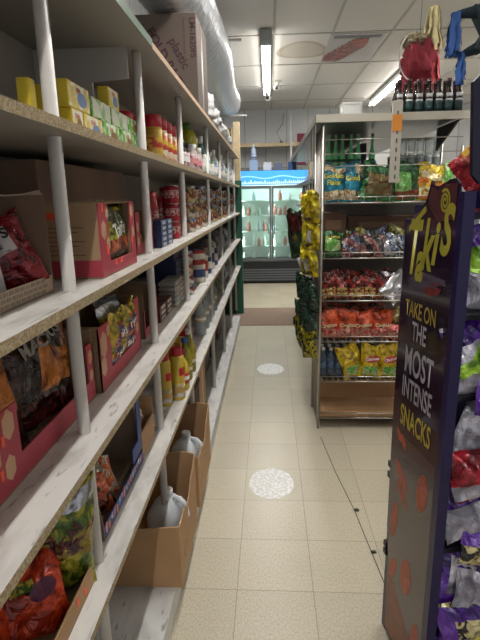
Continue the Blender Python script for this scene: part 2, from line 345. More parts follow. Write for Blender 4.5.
# ================================================================ BUILDERS FOR GOODS
def bag(name, label, w_, h, t_, mats, zone, loc, rot, group=None, seed=0, logo=None, patch=None, seal=None, cat='snack bag', crumple=1.0, nu=14, nv=18, parts=True):
    rnd = random.Random(seed); ph = [rnd.uniform(0, 6.3) for _ in range(8)]
    def surf(u, v, side):
        e = max(0, 1-abs(u)**2.6); vv = max(0, math.sin(math.pi*min(1, max(0, v))))**.55
        d = t_/2*e**.75*vv*(1+.12*math.sin(3*v*3.1+ph[0]))
        cr = crumple*t_*(.06*math.sin(7*u+ph[1]+4*v)+.05*math.sin(11*v+ph[2]-5*u)+.04*math.sin(17*u+ph[3]+9*v))*(.35+.65*e)
        edge = crumple*.05*w_*math.sin(v*9+ph[4])*abs(u)**4
        wd = w_/2*(1-.06*math.sin(math.pi*v))
        return (u*wd*(1+.0*side)+edge*(1 if u > 0 else -1)*.3, side*d+cr*(1 if v > .03 and v < .97 else .5), v*h+crumple*.012*math.sin(3*u+ph[5])*(1 if v > .5 else -.3)*h/.2)
    th = T(name, label, cat, loc, rot, group, local=True)
    g = G(); seam = .055
    for side in (-1, 1):
        v = []; 
        for j in range(nv+1):
            for i in range(nu+1):
                u = -1+2*i/nu; vv = seam+(1-2*seam)*j/nv
                v.append(surf(u, vv, side if abs(u) < .999 else 0))
        o = len(g.v); g.v += v
        for j in range(nv):
            for i in range(nu):
                q = [o+j*(nu+1)+i, o+j*(nu+1)+i+1, o+(j+1)*(nu+1)+i+1, o+(j+1)*(nu+1)+i]
                g.f.append(q if side < 0 else q[::-1]); g.m.append(zone(-1+2*(i+.5)/nu, (j+.5)/nv) if side < 0 else 0); g.sm.append(True)
    body = th.part('pouch', g, mats)
    if parts:
        for (va, vb, nm) in ((0, seam, 'bottom_seal'), (1-seam, 1, 'top_seal')):
            g = G(); v = []; k = 24
            for i in range(k+1):
                u = -1+2*i/k
                for vv in (va, vb):
                    a = surf(u, vv, -1); b_ = surf(u, vv, 1); edge = (vv in (0, 1)); rp = .0012*(1 if i % 2 else -1)
                    if edge: m_ = (a[1]+b_[1])/2; v += [(a[0], m_+rp-.0004, a[2]), (a[0], m_+rp+.0004, a[2])]
                    else: v += [a, b_]
            f = []
            for i in range(k): o = i*4; f += [(o, o+4, o+6, o+2), (o+1, o+3, o+7, o+5), (o, o+1, o+5, o+4), (o+2, o+6, o+7, o+3)]
            g.add(v, f, 0, False); th.part(nm, g, seal or mats[0])
    off = .0022
    def fn_patch(a, b_, extra=0):   # a in local x, b_ in local z
        u = max(-1, min(1, a/(w_/2*.96))); p = surf(u, b_/h, -1); return (a, p[1]-off-extra, b_)
    if patch:
        (cx, cz, rx, rz_, tilt, pm, shape) = patch; g = G(); v = []; f = []
        n, k = 24, 5; ct, st = math.cos(tilt), math.sin(tilt)
        for j in range(k+1):
            for i in range(n):
                a = 2*math.pi*i/n; c0, s0 = math.cos(a), math.sin(a); rr = j/k
                if shape == 'rect': q = 1/max(abs(c0), abs(s0)); c0 *= q; s0 *= q
                x0, z0 = rx*rr*c0, rz_*rr*s0; v.append(fn_patch(cx+x0*ct-z0*st, cz+x0*st+z0*ct))
        f = [(j*n+i, j*n+(i+1) % n, (j+1)*n+(i+1) % n, (j+1)*n+i) for j in range(k) for i in range(n)]
        g.add(v, f, 0, True); th.part('printed_label', g, pm)
    for lg in (logo or []):
        (txt, size, m_, cx, cz, tilt) = lg; ct, st = math.cos(tilt), math.sin(tilt)
        th.text(txt, size, m_, lambda x, y: fn_patch(cx+x*ct-y*st, cz+x*st+y*ct, .0018), bold=size*.03)
    return th.o
def can(name, label, r, h, m_side, m_band, loc, group=None, cat='can', lid=None):
    t = T(name, label, cat, loc, group=group); x, y, z = loc
    t.part('body', G().lathe(x, y, [(r*.92, z), (r, z+.004), (r, z+h*.28), (r, z+h*.3), (r, z+h*.7), (r, z+h*.72), (r, z+h-.006), (r*.93, z+h-.004)], 18, mis=[0,0,0,1,1,0,0,0]), [m_side, m_band])
    t.part('lid', G().lathe(x, y, [(r*.95, z+h-.0045), (r*.95, z+h), (r*.85, z+h), (r*.84, z+h-.002)], 18), lid or CHROME)
    return t.o
def bottle(name, label, prof, mats, mis, loc, group=None, cat='bottle', cap=None, labelband=None, n=16, handle=None):
    """prof: list (r,z) local; cap=(r,z0,z1,mat); labelband=(r,z0,z1,mat,stripe)"""
    t = T(name, label, cat, loc, group=group, local=True)
    t.part('body', G().lathe(0, 0, prof, n, mis=mis), mats)
    if cap: r, a, b_, m_ = cap; t.part('cap', G().lathe(0, 0, [(r*.96, a), (r, a+.002), (r, b_-.002), (r*.9, b_)], n), m_)
    if labelband:
        r, a, b_, m_, m2 = labelband
        t.part('printed_label', G().lathe(0, 0, [(r, a), (r, a+(b_-a)*.35), (r, a+(b_-a)*.36), (r, a+(b_-a)*.72), (r, b_)], n, mis=[0,1,1,0,0]), [m_, m2])
    return t.o
def smallbox(name, label, x0, x1, y0, y1, z0, z1, m_end, m_front, m_pic, group=None, cat='box', txt=None, rows=0):
    t = T(name, label, cat, ((x0+x1)/2, (y0+y1)/2, z0), group=group)
    t.part('carton', G().box(x0, x1, y0, y1, z0, z1, b=.0015), m_end)
    w2, h2 = y1-y0, z1-z0
    t.part('front_print', G().box(x1, x1+.0008, y0+.003, y1-.003, z0+.003, z1-.003), m_front)
    if m_pic:
        g = G(); n = 16; cyy, cz = y0+w2*.62, z0+h2*.42
        g.prism([(cyy+w2*.22*math.cos(2*math.pi*i/n), cz+h2*.28*math.sin(2*math.pi*i/n)) for i in range(n)], lambda a, b_, d: (x1+.0008+d, a, b_), .0006)
        t.part('printed_picture', g, m_pic)
    if txt: t.text(txt[0], h2*txt[2], txt[1], lambda a, b_: (x1+.0018, y0+w2*.45+a, z0+h2*.74+b_), bold=.0005)
    return t
def tray(name, label, x0, x1, y0, y1, z0, zl, zb, m_out, m_in=CARDIN, group=None, front=None, hex_=None, cat='display carton', th=.004, side_slope=True, mprint=None):
    """open-fronted display carton: front lip up to zl at x1, back and ends up to zb"""
    t = T(name, label, cat, ((x0+x1)/2, (y0+y1)/2, z0), group=group)
    g = G(); g.box(x0, x1, y0, y1, z0, z0+th, 0); g.box(x0, x0+th, y0, y1, z0+th, zb, 0)
    t.part('carton_body', g, [m_in])
    for (ya, yb) in ((y0, y0+th), (y1-th, y1)):
        if side_slope: poly = [(x0+th, z0+th), (x1, z0+th), (x1, zl+(zb-zl)*.0+.0), (x1-.03, zb), (x0+th, zb)]
        else: poly = [(x0+th, z0+th), (x1, z0+th), (x1, zb), (x0+th, zb)]
        t.part('side_panel', G().prism(poly, lambda a, b_, d: (a, ya+d, b_), yb-ya), [m_in if not side_slope else m_in])
    g = G()
    if front is None: g.box(x1-th, x1, y0+th, y1-th, z0+th, zl, 0)
    else:
        for (a, b_, c, d) in front: g.box(x1-th, x1, a, b_, c, d, 0)
    fp = t.part('front_panel', g, [m_out], label='printed front panel' )
    if hex_:
        g = G()
        for (hy, hz, hr) in hex_:
            g.prism([(hy+hr*.75*math.cos(math.pi/3*i+.5), hz+hr*math.sin(math.pi/3*i+.5)) for i in range(6)], lambda a, b_, d: (x1+d, a, b_), .0008)
        t.part('printed_pattern', g, mprint or TANP, parent=fp)
    return t

# ================================================================ LEVEL A : boxes and jars
ZA = LEV['A']+.0005
YEL = mat('yellow_carton', '#cfb52a', .5, var=.12, scale=20); YELD = mat('yellow_front_print', '#dcc455', .5, col2='#e6e1cf', scale=30)
GRNF = mat('green_front_print', '#6cae3c', .5, col2='#dfe8cf', scale=28); WHTC = mat('white_green_carton', '#d8dcc8', .5, col2='#8fba70', scale=18)
BLUP = mat('blue_bowl_print', '#6a86b8', .5); BRNP = mat('brown_bowl_print', '#8a5a2c', .5)
for (y0, y1, lab) in ((.985, 1.012, 'thin yellow box standing upright, leftmost on the top goods shelf'), (1.048, 1.09, 'thin yellow box standing upright just left of the nearest white post')):
    smallbox('soup_box', lab, -.474, -.449, y0, y1, ZA, ZA+.082, YEL, YEL, None, 'yellow and green soup boxes')
SRED = mat('soup_red', '#b03a2a', .5)
rows = [  # y0,y1,z0,z1,x1, front, pic, label
 (1.185, 1.255, 0, .062, -.447, YELD, BRNP, 'small yellow soup box right behind the nearest white post, bottom row'),
 (1.262, 1.40, 0, .062, -.447, YELD, BLUP, 'yellow soup box with a blue bowl picture in the bottom row'),
 (1.172, 1.31, .0625, .12, -.447, YELD, BLUP, 'yellow soup box with a large picture front lying on the bottom row'),
 (1.41, 1.555, 0, .064, -.447, GRNF, BRNP, 'green and white soup box next to the yellow boxes, bottom row'),
 (1.33, 1.48, .0645, .112, -.447, WHTC, None, 'pale green soup box on the upper row beside the yellow box'),
 (1.575, 1.72, 0, .064, -.447, GRNF, BRNP, 'middle green soup box of the bottom row'),
 (1.49, 1.655, .0645, .112, -.447, WHTC, None, 'pale green soup box in the middle of the upper row'),
 (1.662, 1.80, .0645, .112, -.447, GRNF, BRNP, 'green soup box, last of the upper row'),
 (1.735, 1.88, 0, .062, -.447, GRNF, BRNP, 'green soup box next to the red capped shakers'),
 (1.50, 1.60, .1125, .17, -.455, YELD, BLUP, 'single yellow box on top of the green boxes')]
for (y0, y1, a, b_, x1, fr, pic, lab) in rows:
    smallbox('soup_box', lab, x1-.032, x1, y0, y1, ZA+a, ZA+b_, YEL if fr is YELD else GRNF, fr, pic, 'yellow and green soup boxes', txt=('SOPA', SRED, .22) if fr is not WHTC else None)
RED = mat('red_plastic', '#b0202c', .35); ORL = mat('orange_label', '#d6743c', .45, col2='#e9dcc4', scale=30); YLB = mat('yellow_label', '#c9ac48', .45, col2='#b6862f', scale=22)
def shaker(loc, lab, lb, cap=RED, h=.17, r=.038):
    return bottle('seasoning_shaker', lab, [(r*.95, 0), (r, .004), (r, h*.8), (r*.9, h*.82)], [lb], None, loc, 'red capped seasoning shakers', cat='shaker', cap=(r*1.02, h*.8, h*1.08, cap), labelband=(r+.0008, .02, h*.74, lb, mat('yellow_red_print', '#d9b13c', .4, col2='#a83028', scale=26)), n=18)
for i, (x, y, lb, lab) in enumerate((( -.47, 2.115, YLB, 'yellow seasoning shaker, nearest of the red capped shakers'), (-.47, 2.225, ORL, 'orange label shaker, second of the front row of red caps'), (-.47, 2.34, ORL, 'orange label shaker, third of the front row of red caps'), (-.47, 2.455, ORL, 'orange label shaker nearest the third white post'), (-.56, 2.02, YLB, 'red capped shaker in the back row behind the green boxes'), (-.56, 2.14, YLB, 'red capped shaker in the back row behind the yellow shaker'), (-.56, 2.27, ORL, 'red capped shaker in the back row, farthest in'))):
    shaker((x, y, ZA), lab, lb)
PKL = mat('pink_white_label', '#c9b6b6', .5, col2='#8d5a62', scale=30); DGL = mat('dark_jar', '#3a3230', .3); WCAP = mat('white_cap', '#d5d5d0', .4); LIME = mat('lime_yellow_liquid', '#b3ac2c', .25, var=.2, scale=12)
GRC = mat('green_cap', '#5d8a34', .4)
for (x, y, h, r, lab) in ((-.46, 2.72, .14, .028, 'dark jar just right of the third white post'), (-.46, 2.84, .15, .028, 'dark jar with pale label beside the pink label jars')):
    bottle('spice_jar', lab, [(r, 0), (r, h*.75), (r*.7, h*.85)], [DGL], None, (x, y, ZA), 'spice jars', cat='jar', cap=(r*.85, h*.84, h, BLACKM), labelband=(r+.001, .02, h*.65, PKL, WINK))
for (x, y, h, r, lab) in ((-.45, 2.98, .155, .038, 'white capped jar with pink label, nearer of the two'), (-.45, 3.2, .155, .038, 'white capped jar with pink label, farther of the two')):
    bottle('spice_jar', lab, [(r, 0), (r, h*.75), (r*.8, h*.82)], [mat('pale_jar', '#b7a6a0', .3)], None, (x, y, ZA), 'spice jars', cat='jar', cap=(r*.95, h*.8, h, WCAP), labelband=(r+.001, .02, h*.65, PKL, PINK))
for (x, y, s, lab) in ((-.54, 2.98, 1.02, 'round lime yellow juice jug with green top, nearer one'), (-.53, 3.36, 1.3, 'round lime yellow juice jug, larger and farther one')):
    bottle('juice_jug', lab, [(.045*s, 0), (.05*s, .02*s), (.04*s, .09*s), (.055*s, .12*s), (.058*s, .17*s), (.04*s, .21*s), (.02*s, .22*s)], [LIME], None, (x, y, ZA), 'lime juice jugs', cap=(.024*s, .218*s, .245*s, GRC), labelband=None)
tallp = [('#3f6f72', '#d8dcd8', .036, .26), ('#cfd3cf', '#86b0c8', .034, .24), ('#7f9c68', '#dfe2d8', .036, .20), ('#c9ccd0', '#4f7fb0', .04, .24), ('#c8c0a0', '#b8545c', .038, .2), ('#d4d8dc', '#77a8cc', .042, .25), ('#b9c6c0', '#5f8f7c', .04, .22), ('#d6d6d6', '#5f8fc4', .045, .26), ('#cfcbb9', '#a56a50', .04, .21), ('#c9d6de', '#5b93c8', .045, .25)]
for i, (c1, c2, r, h) in enumerate(tallp):
    y = 3.52+i*.26+(.12 if i > 3 else 0)
    m1 = mat('detergent_%s' % c1[1:], c1, .35); m2 = mat('label_%s' % c2[1:], c2, .4, col2='#dcdcd8', scale=25)
    bottle('cleaner_bottle', ['teal labelled bottle with tall white cap', 'slim white bottle with pale blue label', 'short green bottle', 'white bottle with a blue label', 'cream bottle with a red label', 'tall white bottle with light blue label', 'grey green bottle', 'white bottle with mid blue label', 'cream bottle with a rusty label', 'pale blue bottle last on the shelf'][i]+' on the top goods shelf, far half', [(r, 0), (r, h*.62), (r*.5, h*.76), (r*.42, h*.84)], [m1], None, (-.46, y, ZA), 'cleaner bottles', cap=(r*.48, h*.82, h, WCAP), labelband=(r+.001, .03, h*.55, m2, WINK))
    if i % 2 == 0 and i > 1:
        bottle('cleaner_bottle', 'plain pale bottle in the back row of cleaners', [(r, 0), (r, h*.62), (r*.5, h*.76), (r*.42, h*.84)], [m1], None, (-.60, y+.1, ZA), 'back row cleaner bottles', cap=(r*.48, h*.82, h*1.05, WCAP), labelband=(r+.001, .03, h*.55, m2, WINK))

# ================================================================ LEVEL B
ZB = LEV['B']+.0005
GRID = mat('tan_lip_print', '#b39a80', .6)
t = tray('display_tray', 'brown cardboard tray with brick pattern lip holding red bags', XB+.02, -.46, .45, 1.022, ZB, ZB+.036, 1.545, GRID, CARD2, side_slope=False)
g = G()
for r_ in range(3):
    for k in range(26):
        y = .46+k*.021+(r_ % 2)*.0105
        if y < .98: g.box(-.46, -.4592, y, y+.016, ZB+.005+r_*.0105, ZB+.0125+r_*.0105)
t.part('brick_pattern', g, mat('grey_brick_ink', '#85786a', .6))
g = G(); v = []
for i in range(9):
    f_ = i/8; x = -.75+.02+(.27)*f_; v += [(x, 1.018, 1.545), (x, .97-.03*math.sin(5*f_), 1.555+.012*math.sin(6*f_)), (x, .971-.03*math.sin(5*f_), 1.558+.012*math.sin(6*f_))]
g.add(v, [(3*i, 3*i+3, 3*i+4, 3*i+1) for i in range(8)]+[(3*i, 3*i+2, 3*i+5, 3*i+3) for i in range(8)]+[(3*i+1, 3*i+4, 3*i+5, 3*i+2) for i in range(8)], 0)
t.part('torn_flap', g, mat('torn_paper_edge', '#b5a490', .8))
RB = foil('deep_red_film', '#8c1420', '#6b0e18'); RBW = mat('white_red_print', '#cfc6c4', .4)
def redzone(u, v): return 0
bag('chip_bag', 'dark red bag with white name panel in the top left tray', .15, .145, .05, [RB], redzone, (-.513, .955, ZB+.012), (R(-14), R(-20), R(28)), 'red chip bags', seed=2,
    patch=(-.006, .093, .048, .026, .12, RBW, 'rect'), logo=[("HAVE'S", .030, INK, -.006, .104, .12), ('WHOLE', .014, INK, -.004, .083, .12)], cat='snack bag', seal=RB)
bag('chip_bag', 'red bag with white side edge, half out of frame at left', .16, .17, .05, [RB, RBW], lambda u, v: 1 if u > .75 else 0, (-.55, .84, ZB+.008), (R(-10), R(-8), R(35)), 'red chip bags', seed=5, seal=RB)
# tray 2 with window
Z1 = 1.527
YB, BKB = foil('black_snack_film', '#24251a', '#5c6428'), foil('olive_yellow_film', '#a9a428', '#5d6a20')
t = T('snack_carton', 'crimson and tan display carton with a window of yellow snack bags', 'display carton', (-.5, 1.35, ZB))
x1, y0, y1 = -.405, 1.185, 1.50
WA, WB_ = 1.25, 1.455
t.part('carton_body', G().box(x1-.152, x1-.148, y0+.004, y1-.004, ZB+.004, Z1).box(x1-.152, x1, y0, y1, ZB, ZB+.004).box(x1-.152, x1-.004, y0+.004, y1-.004, Z1-.004, Z1), CARDIN)
sp_ = t.part('side_panel', G().box(x1-.152, x1-.004, y0, y0+.004, ZB+.004, Z1), mat('tan_carton_side', '#a58666', .7), label='tan carton end with crimson band')
t.part('printed_band', G().box(x1-.152, x1, y0-.0008, y0, ZB+.004, ZB+.045), CRIM, parent=sp_)
g = G()
for k in range(7): g.box(x1-.135, x1-.04-.015*(k % 3), y0-.0007, y0, Z1-.06-k*.011, Z1-.057-k*.011)
t.part('small_print', g, mat('faded_ink', '#7c5a48', .6), parent=sp_)
t.part('red_stamp', G().box(x1-.13, x1-.08, y0-.0007, y0, Z1-.04, Z1-.022), ORNG, parent=sp_)
t.part('side_panel', G().box(x1-.152, x1-.004, y1-.004, y1, ZB+.004, Z1), TANP)
fp = t.part('front_panel', G().box(x1-.004, x1, y0, WA, ZB+.004, Z1).box(x1-.004, x1, WB_, y1, ZB+.004, Z1).box(x1-.004, x1, WA, WB_, ZB+.004, ZB+.035), CRIM, label='crimson printed front with window')
g = G(); 
for (hy, hz, hr) in ((1.212, 1.46, .024), (1.24, 1.425, .018), (1.245, 1.50, .014), (1.47, 1.50, .02), (1.475, 1.44, .018)):
    g.prism([(hy+hr*.8*math.cos(math.pi/3*i+.5), hz+hr*math.sin(math.pi/3*i+.5)) for i in range(6)], lambda a, b_, d: (x1+d, a, b_), .0007)
t.part('printed_pattern', g, TANP, parent=fp)
for (a, b_, c, d) in ((1.205, 1.215, 1.505, 1.525), (1.225, 1.237, 1.40, 1.425), (1.285, 1.30, 1.366, 1.38), (1.33, 1.35, 1.366, 1.378), (1.452, 1.465, 1.41, 1.43)): t.part('price_sticker', G().box(x1, x1+.0012, a, b_, c, d), ORNG, parent=fp)
YELF = foil('yellow_snack_film', '#c9a52a', '#8a8420')
for k, lab in enumerate(('yellow and black snack bag filling the carton window, front', 'yellow and black snack bag behind the front one in the window carton')):
    bag('snack_pouch', lab, .245, .17, .04, [BKB, YB, foil('orange_snack_film', '#b0562a', '#7a3020')], lambda u, v: 0 if (.42 < v < .72) else (2 if .22 < v < .42 and abs(u) < .7 else 1), (-.428-.045*k, 1.368, ZB+.008), (R(-3), 0, R(90)), 'window carton snack bags', seed=20+k, logo=[('Takis', .05, mat('grey_white_ink', '#b5b5ac', .4), 0, .10, .12)] if k == 0 else None)
t = T('shipping_carton', 'plain brown carton standing behind the crimson window carton', 'carton', (-.62, 1.6, ZB))
t.part('carton', G().box(-.72, -.56, 1.22, 1.95, ZB, 1.632, b=.002), CARD2)
g = G().box(-.5598, -.5592, 1.55, 1.57, 1.56, 1.6).box(-.5598, -.5592, 1.70, 1.71, 1.56, 1.6); n = 12
g.prism([(1.76+.02*math.cos(2*math.pi*i/n), 1.585+.02*math.sin(2*math.pi*i/n)) for i in range(n)], lambda a, b_, d: (-.5598+d, a, b_), .0006)
t.part('printed_marks', g, mat('faded_ink', '#7c5a48', .6))
t = tray('snack_carton', 'small crimson carton with open window right of the second white post', -.62, -.45, 1.675, 1.935, ZB, ZB+.05, 1.49, CRIM, front=[(1.675, 1.735, ZB+.004, 1.49), (1.885, 1.935, ZB+.004, 1.49), (1.735, 1.885, ZB+.004, ZB+.04)], hex_=[(1.70, 1.44, .02), (1.705, 1.39, .018), (1.91, 1.45, .014)], side_slope=False)
bag('snack_pouch', 'yellow black snack bag inside the small crimson carton', .14, .11, .04, [BKB, YELF], lambda u, v: 1 if v < .5 else 0, (-.485, 1.81, ZB+.006), (R(-8), 0, R(90)), seed=31)
REDC = mat('red_can_print', '#b01c2a', .3, col2='#8a1420', scale=50); RWP = mat('red_white_print', '#a8202c', .35, col2='#c8b4ac', scale=95); MUL = mat('mixed_can_print', '#b9b3a2', .4, col2='#3a4a78', scale=30)
MULT = [mat('can_print_%d' % i, a, .4, col2=b_, scale=42) for i, (a, b_) in enumerate((('#c8c0b0', '#3f5490'), ('#c9a06a', '#7a3830'), ('#d6cfc0', '#8a3a3c'), ('#b7c0c8', '#4a5f94'), ('#c7b07c', '#5c4a38'), ('#c9c2b4', '#a3483c')))]
# tall red canisters & cans
for (x, y, z, r, h, lab) in ((-.52, 2.19, ZB, .035, .19, 'tall dark red canister nearest the small crimson carton'), (-.54, 2.29, ZB, .035, .22, 'tall dark red canister, tallest of the red ones'), (-.53, 2.46, ZB, .035, .20, 'tall red canister behind the navy boxes')):
    can('drink_canister', lab, r, h, REDC, RWP, (x, y, z), 'red canisters', cat='canister', lid=RED)
for k in range(5):
    for j, (yy, xx) in enumerate(((2.175, -.46), (2.30, -.46))):
        smallbox('matchbox_pack', 'small navy and white box in the stacked pair of columns', xx-.05, xx, yy-.055, yy+.055, ZB+k*.0215, ZB+k*.0215+.0205, mat('navy_carton', '#232c50', .4), mat('navy_carton', '#232c50', .4) if j == 0 else WINK, None, 'navy small boxes', cat='box') if False else None
NAVY = mat('navy_carton', '#232c50', .4); PALEF = mat('pale_blue_front', '#aab6cc', .45)
for k in range(5):
    for j, yy in enumerate((2.0, 2.115)):
        z = ZB+k*.0212; t = T('small_navy_box', 'small navy box, %s column of the navy stack, %s' % (('nearer', 'farther')[j], ('at the bottom', 'second from bottom', 'in the middle', 'second from top', 'on top')[k]), 'box', (-.45, yy, z), group='stacked navy boxes')
        t.part('carton', G().box(-.485, -.42, yy-.055, yy+.055, z, z+.0208, b=.001), NAVY)
        t.part('front_print', G().box(-.42, -.4193, yy-.03, yy+.03, z+.005, z+.0165), PALEF)
for k in range(3):
    for j, (yy, xx) in enumerate(((2.42, -.465), (2.63, -.465), (2.72, -.55))):
        can('food_can', ('red and white can %s, %s red column by the third post' % (('at the bottom', 'in the middle', 'on top')[k], ('nearest', 'middle', 'rear')[j])), .037, .083, REDC, RWP, (xx, yy, ZB+k*.0835), 'red and white cans')
ci = 0
for col, y in enumerate((2.86, 2.98, 3.1, 3.24, 3.40, 3.56, 3.74, 3.9, 4.08, 4.28, 4.5, 4.72, 4.95, 5.2, 5.45, 5.72, 6.0, 6.3)):
    nk = (3, 3, 2, 3, 3, 2, 3, 3, 2, 3, 3, 2, 3, 3, 2, 3, 2, 2)[col]; h = (.082, .085, .11, .08, .088, .115)[col % 6]; r = .037
    for k in range(nk):
        m1 = MULT[(ci*5+col) % 6]; m2 = MULT[(ci*3+1) % 6]; ci += 1
        can('food_can', 'printed can, %s column past the third post, %s' % (('1st','2nd','3rd','4th','5th','6th','7th','8th','9th','10th','11th','12th','13th','14th','15th','16th','17th','18th')[col], ('bottom', 'second level', 'third level')[k]), r, h, m1, m2, (-.455-.012*(col % 2), y, ZB+k*(h+.0005)), 'printed cans on the eye level shelf')
# ================================================================ LEVEL C
ZC = LEV['C']+.0005
t = tray('snack_carton', 'large crimson carton holding big brown chip bags, left edge of frame', -.73, -.475, .50, 1.245, ZC, ZC+.05, 1.20, CRIM, front=[(.50, .835, ZC+.004, 1.17), (1.20, 1.245, ZC+.004, 1.165), (.835, 1.20, ZC+.004, ZC+.055)], hex_=[(.80, 1.14, .03), (.79, 1.06, .026), (.74, 1.10, .035), (1.222, 1.13, .02), (1.222, 1.08, .017)], side_slope=False)
for (a, b_, c, d) in ((.745, .757, 1.115, 1.135), (.772, .782, 1.108, 1.128), (.755, .765, 1.05, 1.07), (1.215, 1.225, 1.12, 1.135)): t.part('price_sticker', G().box(-.475, -.4738, a, b_, c, d), ORNG)
BRB = foil('dark_brown_film', '#3a1c0c', '#150a07', sc=12); BRO = foil('amber_film', '#b86a1a', '#8a4612', sc=9); MAR = foil('maroon_film', '#5c1a14', '#2c0d0a')
def bz(u, v): return 1 if (v > .30 and v < .66 and u > -.25) or (v > .66 and u > .55) else (2 if v < .24 else 0)
bag('chip_bag', 'big dark brown and amber chip bag leaning in the large crimson carton', .27, .30, .08, [BRB, BRO, MAR], bz, (-.53, 1.045, ZC+.008), (R(-8), R(8), R(82)), 'big brown chip bags', seed=9, logo=[('MACHOS', .042, mat('grey_ink', '#96908a', .4), -.01, .205, .3), ('PICANTES', .014, mat('grey_ink', '#96908a', .4), .03, .245, .3)], seal=SILV)
bag('chip_bag', 'amber chip bag farther left in the large crimson carton, cut by the frame', .25, .28, .07, [BRB, BRO, MAR], lambda u, v: 1 if v > .35 and v < .85 else 0, (-.54, .82, ZC+.008), (R(-6), R(-6), R(78)), 'big brown chip bags', seed=10, seal=SILV)
bag('chip_bag', 'silver backed chip bag turned sideways next to the brown chip bag', .13, .22, .05, [SILV], lambda u, v: 0, (-.62, 1.17, ZC+.006), (R(-4), R(3), R(20)), 'big brown chip bags', seed=11)
t = tray('snack_carton', 'crimson carton with yellow snack bags spilling from its window, under the boxed snacks', -.66, -.462, 1.262, 1.69, ZC, ZC+.05, 1.20, CRIM, front=[(1.262, 1.36, ZC+.004, 1.195), (1.62, 1.69, ZC+.004, 1.20), (1.36, 1.62, ZC+.004, ZC+.045)], hex_=[(1.30, 1.14, .04), (1.29, 1.08, .03), (1.345, 1.17, .02), (1.65, 1.1, .02)], side_slope=False)
DKS = foil('near_black_film', '#201c20', '#4a4a50'); PURP = foil('purple_snack_film', '#4a3360', '#8f8fa0')
for k, (y, z, xx) in enumerate(((1.42, .012, -.515), (1.55, .012, -.515), (1.42, .075, -.50), (1.55, .075, -.50))):
    bag('snack_pouch', 'small yellow and purple snack bag in the window, %s' % ('lower left', 'lower right', 'upper left', 'upper right')[k], .14, .125, .05, [YELF, PURP, foil('orange_snack_film', '#b0562a', '#7a3020')], lambda u, v: 0 if abs(u) > .6 or v > .85 else (1 if (v*7) % 2 < .9 else 2), (xx+.025, y, ZC+z), (R(6), 0, R(90)), 'yellow and purple snack bags', seed=40+k, logo=[('Takis', .03, WINK, 0, .06, .2)])
bag('snack_pouch', 'silver edged snack bag on top in the window of the yellow bag carton', .23, .085, .03, [SILV, YELF, DKS], lambda u, v: 1 if v < .35 else (2 if v > .75 else 0), (-.495, 1.49, ZC+.145), (R(-14), R(3), R(90)), 'yellow and purple snack bags', seed=47)
t = tray('snack_carton', 'narrow crimson carton right of the second post on the middle shelf', -.64, -.475, 1.80, 2.03, ZC, ZC+.04, 1.185, CRIM, front=[(1.80, 1.815, ZC+.004, 1.12), (1.96, 2.03, ZC+.004, 1.185), (1.815, 1.96, ZC+.004, ZC+.035)], hex_=[(1.995, 1.12, .02), (1.995, 1.07, .018)], side_slope=False)
bag('snack_pouch', 'dark and orange snack bag inside the narrow crimson carton', .13, .13, .05, [foil('orange_snack_film', '#b0562a', '#7a3020'), foil('black_snack_film', '#24251a', '#5c6428'), SILV], lambda u, v: 2 if v > .7 else (0 if v > .3 else 1), (-.53, 1.885, ZC+.006), (R(-8), 0, R(90)), seed=50)
MBR = mat('maroon_carton', '#4f2a28', .5); CRM = mat('cream_print', '#c9bba8', .5)
for k in range(3):
    z = ZC+k*.0235
    for j, yy in enumerate((2.12, 2.26)):
        t = T('small_maroon_box', 'flat maroon box, %s stack past the narrow carton, %s' % (('nearer', 'farther')[j], ('bottom', 'middle', 'top')[k]), 'box', (-.5, yy, z), group='flat maroon boxes')
        t.part('carton', G().box(-.55, -.47, yy-.065, yy+.065, z, z+.023, b=.001), MBR)
        t.part('front_print', G().box(-.47, -.4693, yy-.035, yy+.04, z+.006, z+.0175), CRM)
TIN = mat('sardine_tin', '#a8a49c', .35, metal=.5)
for j, (xx, yy) in enumerate(((-.62, 2.14), (-.60, 2.30), (-.50, 2.42), (-.50, 2.55))):
    for k in range(6 if j < 2 else 5):
        z = ZC+k*.0255; t = T('flat_tin', 'flat grey tin in the %s pile of tins, %s' % (('first rear', 'second rear', 'third', 'fourth')[j], ('lowest', 'second up', 'third up', 'fourth up', 'fifth up', 'sixth up')[k]), 'tin', (xx, yy, z), group='piled flat tins')
        t.part('body', G().box(xx-.045, xx+.045, yy-.055, yy+.055, z, z+.023, b=.006), TIN)
        t.part('printed_label', G().box(xx+.045, xx+.0456, yy-.04, yy+.04, z+.007, z+.017), MULT[(j+k) % 6])
t = T('navy_case', 'dark navy display case of packets behind the flat tins', 'case', (-.60, 2.75, ZC)); t.part('carton', G().box(-.70, -.50, 2.63, 2.92, ZC, ZC+.2, b=.002), NAVY)
g = G()
for k in range(5): g.box(-.5, -.4993, 2.64, 2.91, ZC+.02+k*.036, ZC+.04+k*.036)
t.part('printed_stripe', g, mat('steel_blue_print', '#4a5878', .4))
t = T('navy_case', 'upper dark navy display case stacked behind the tins, under the eye level board', 'case', (-.60, 2.75, ZC+.2)); t.part('carton', G().box(-.70, -.51, 2.63, 2.92, ZC+.2005, ZC+.29, b=.002), NAVY)
for k in range(4):
    can('food_can', 'patterned can in the slim column beside the third post, %s' % ('lowest', 'second up', 'third up', 'topmost')[k], .034, .06, MULT[(k*2) % 6], MULT[2], (-.455, 2.72, ZC+k*.0605), 'slim column cans')
tub = [mat('tub_%s' % a[1:], a, .4) for a in ('#c9bfb0', '#a83a30', '#3a4a70', '#d8cfc0')]
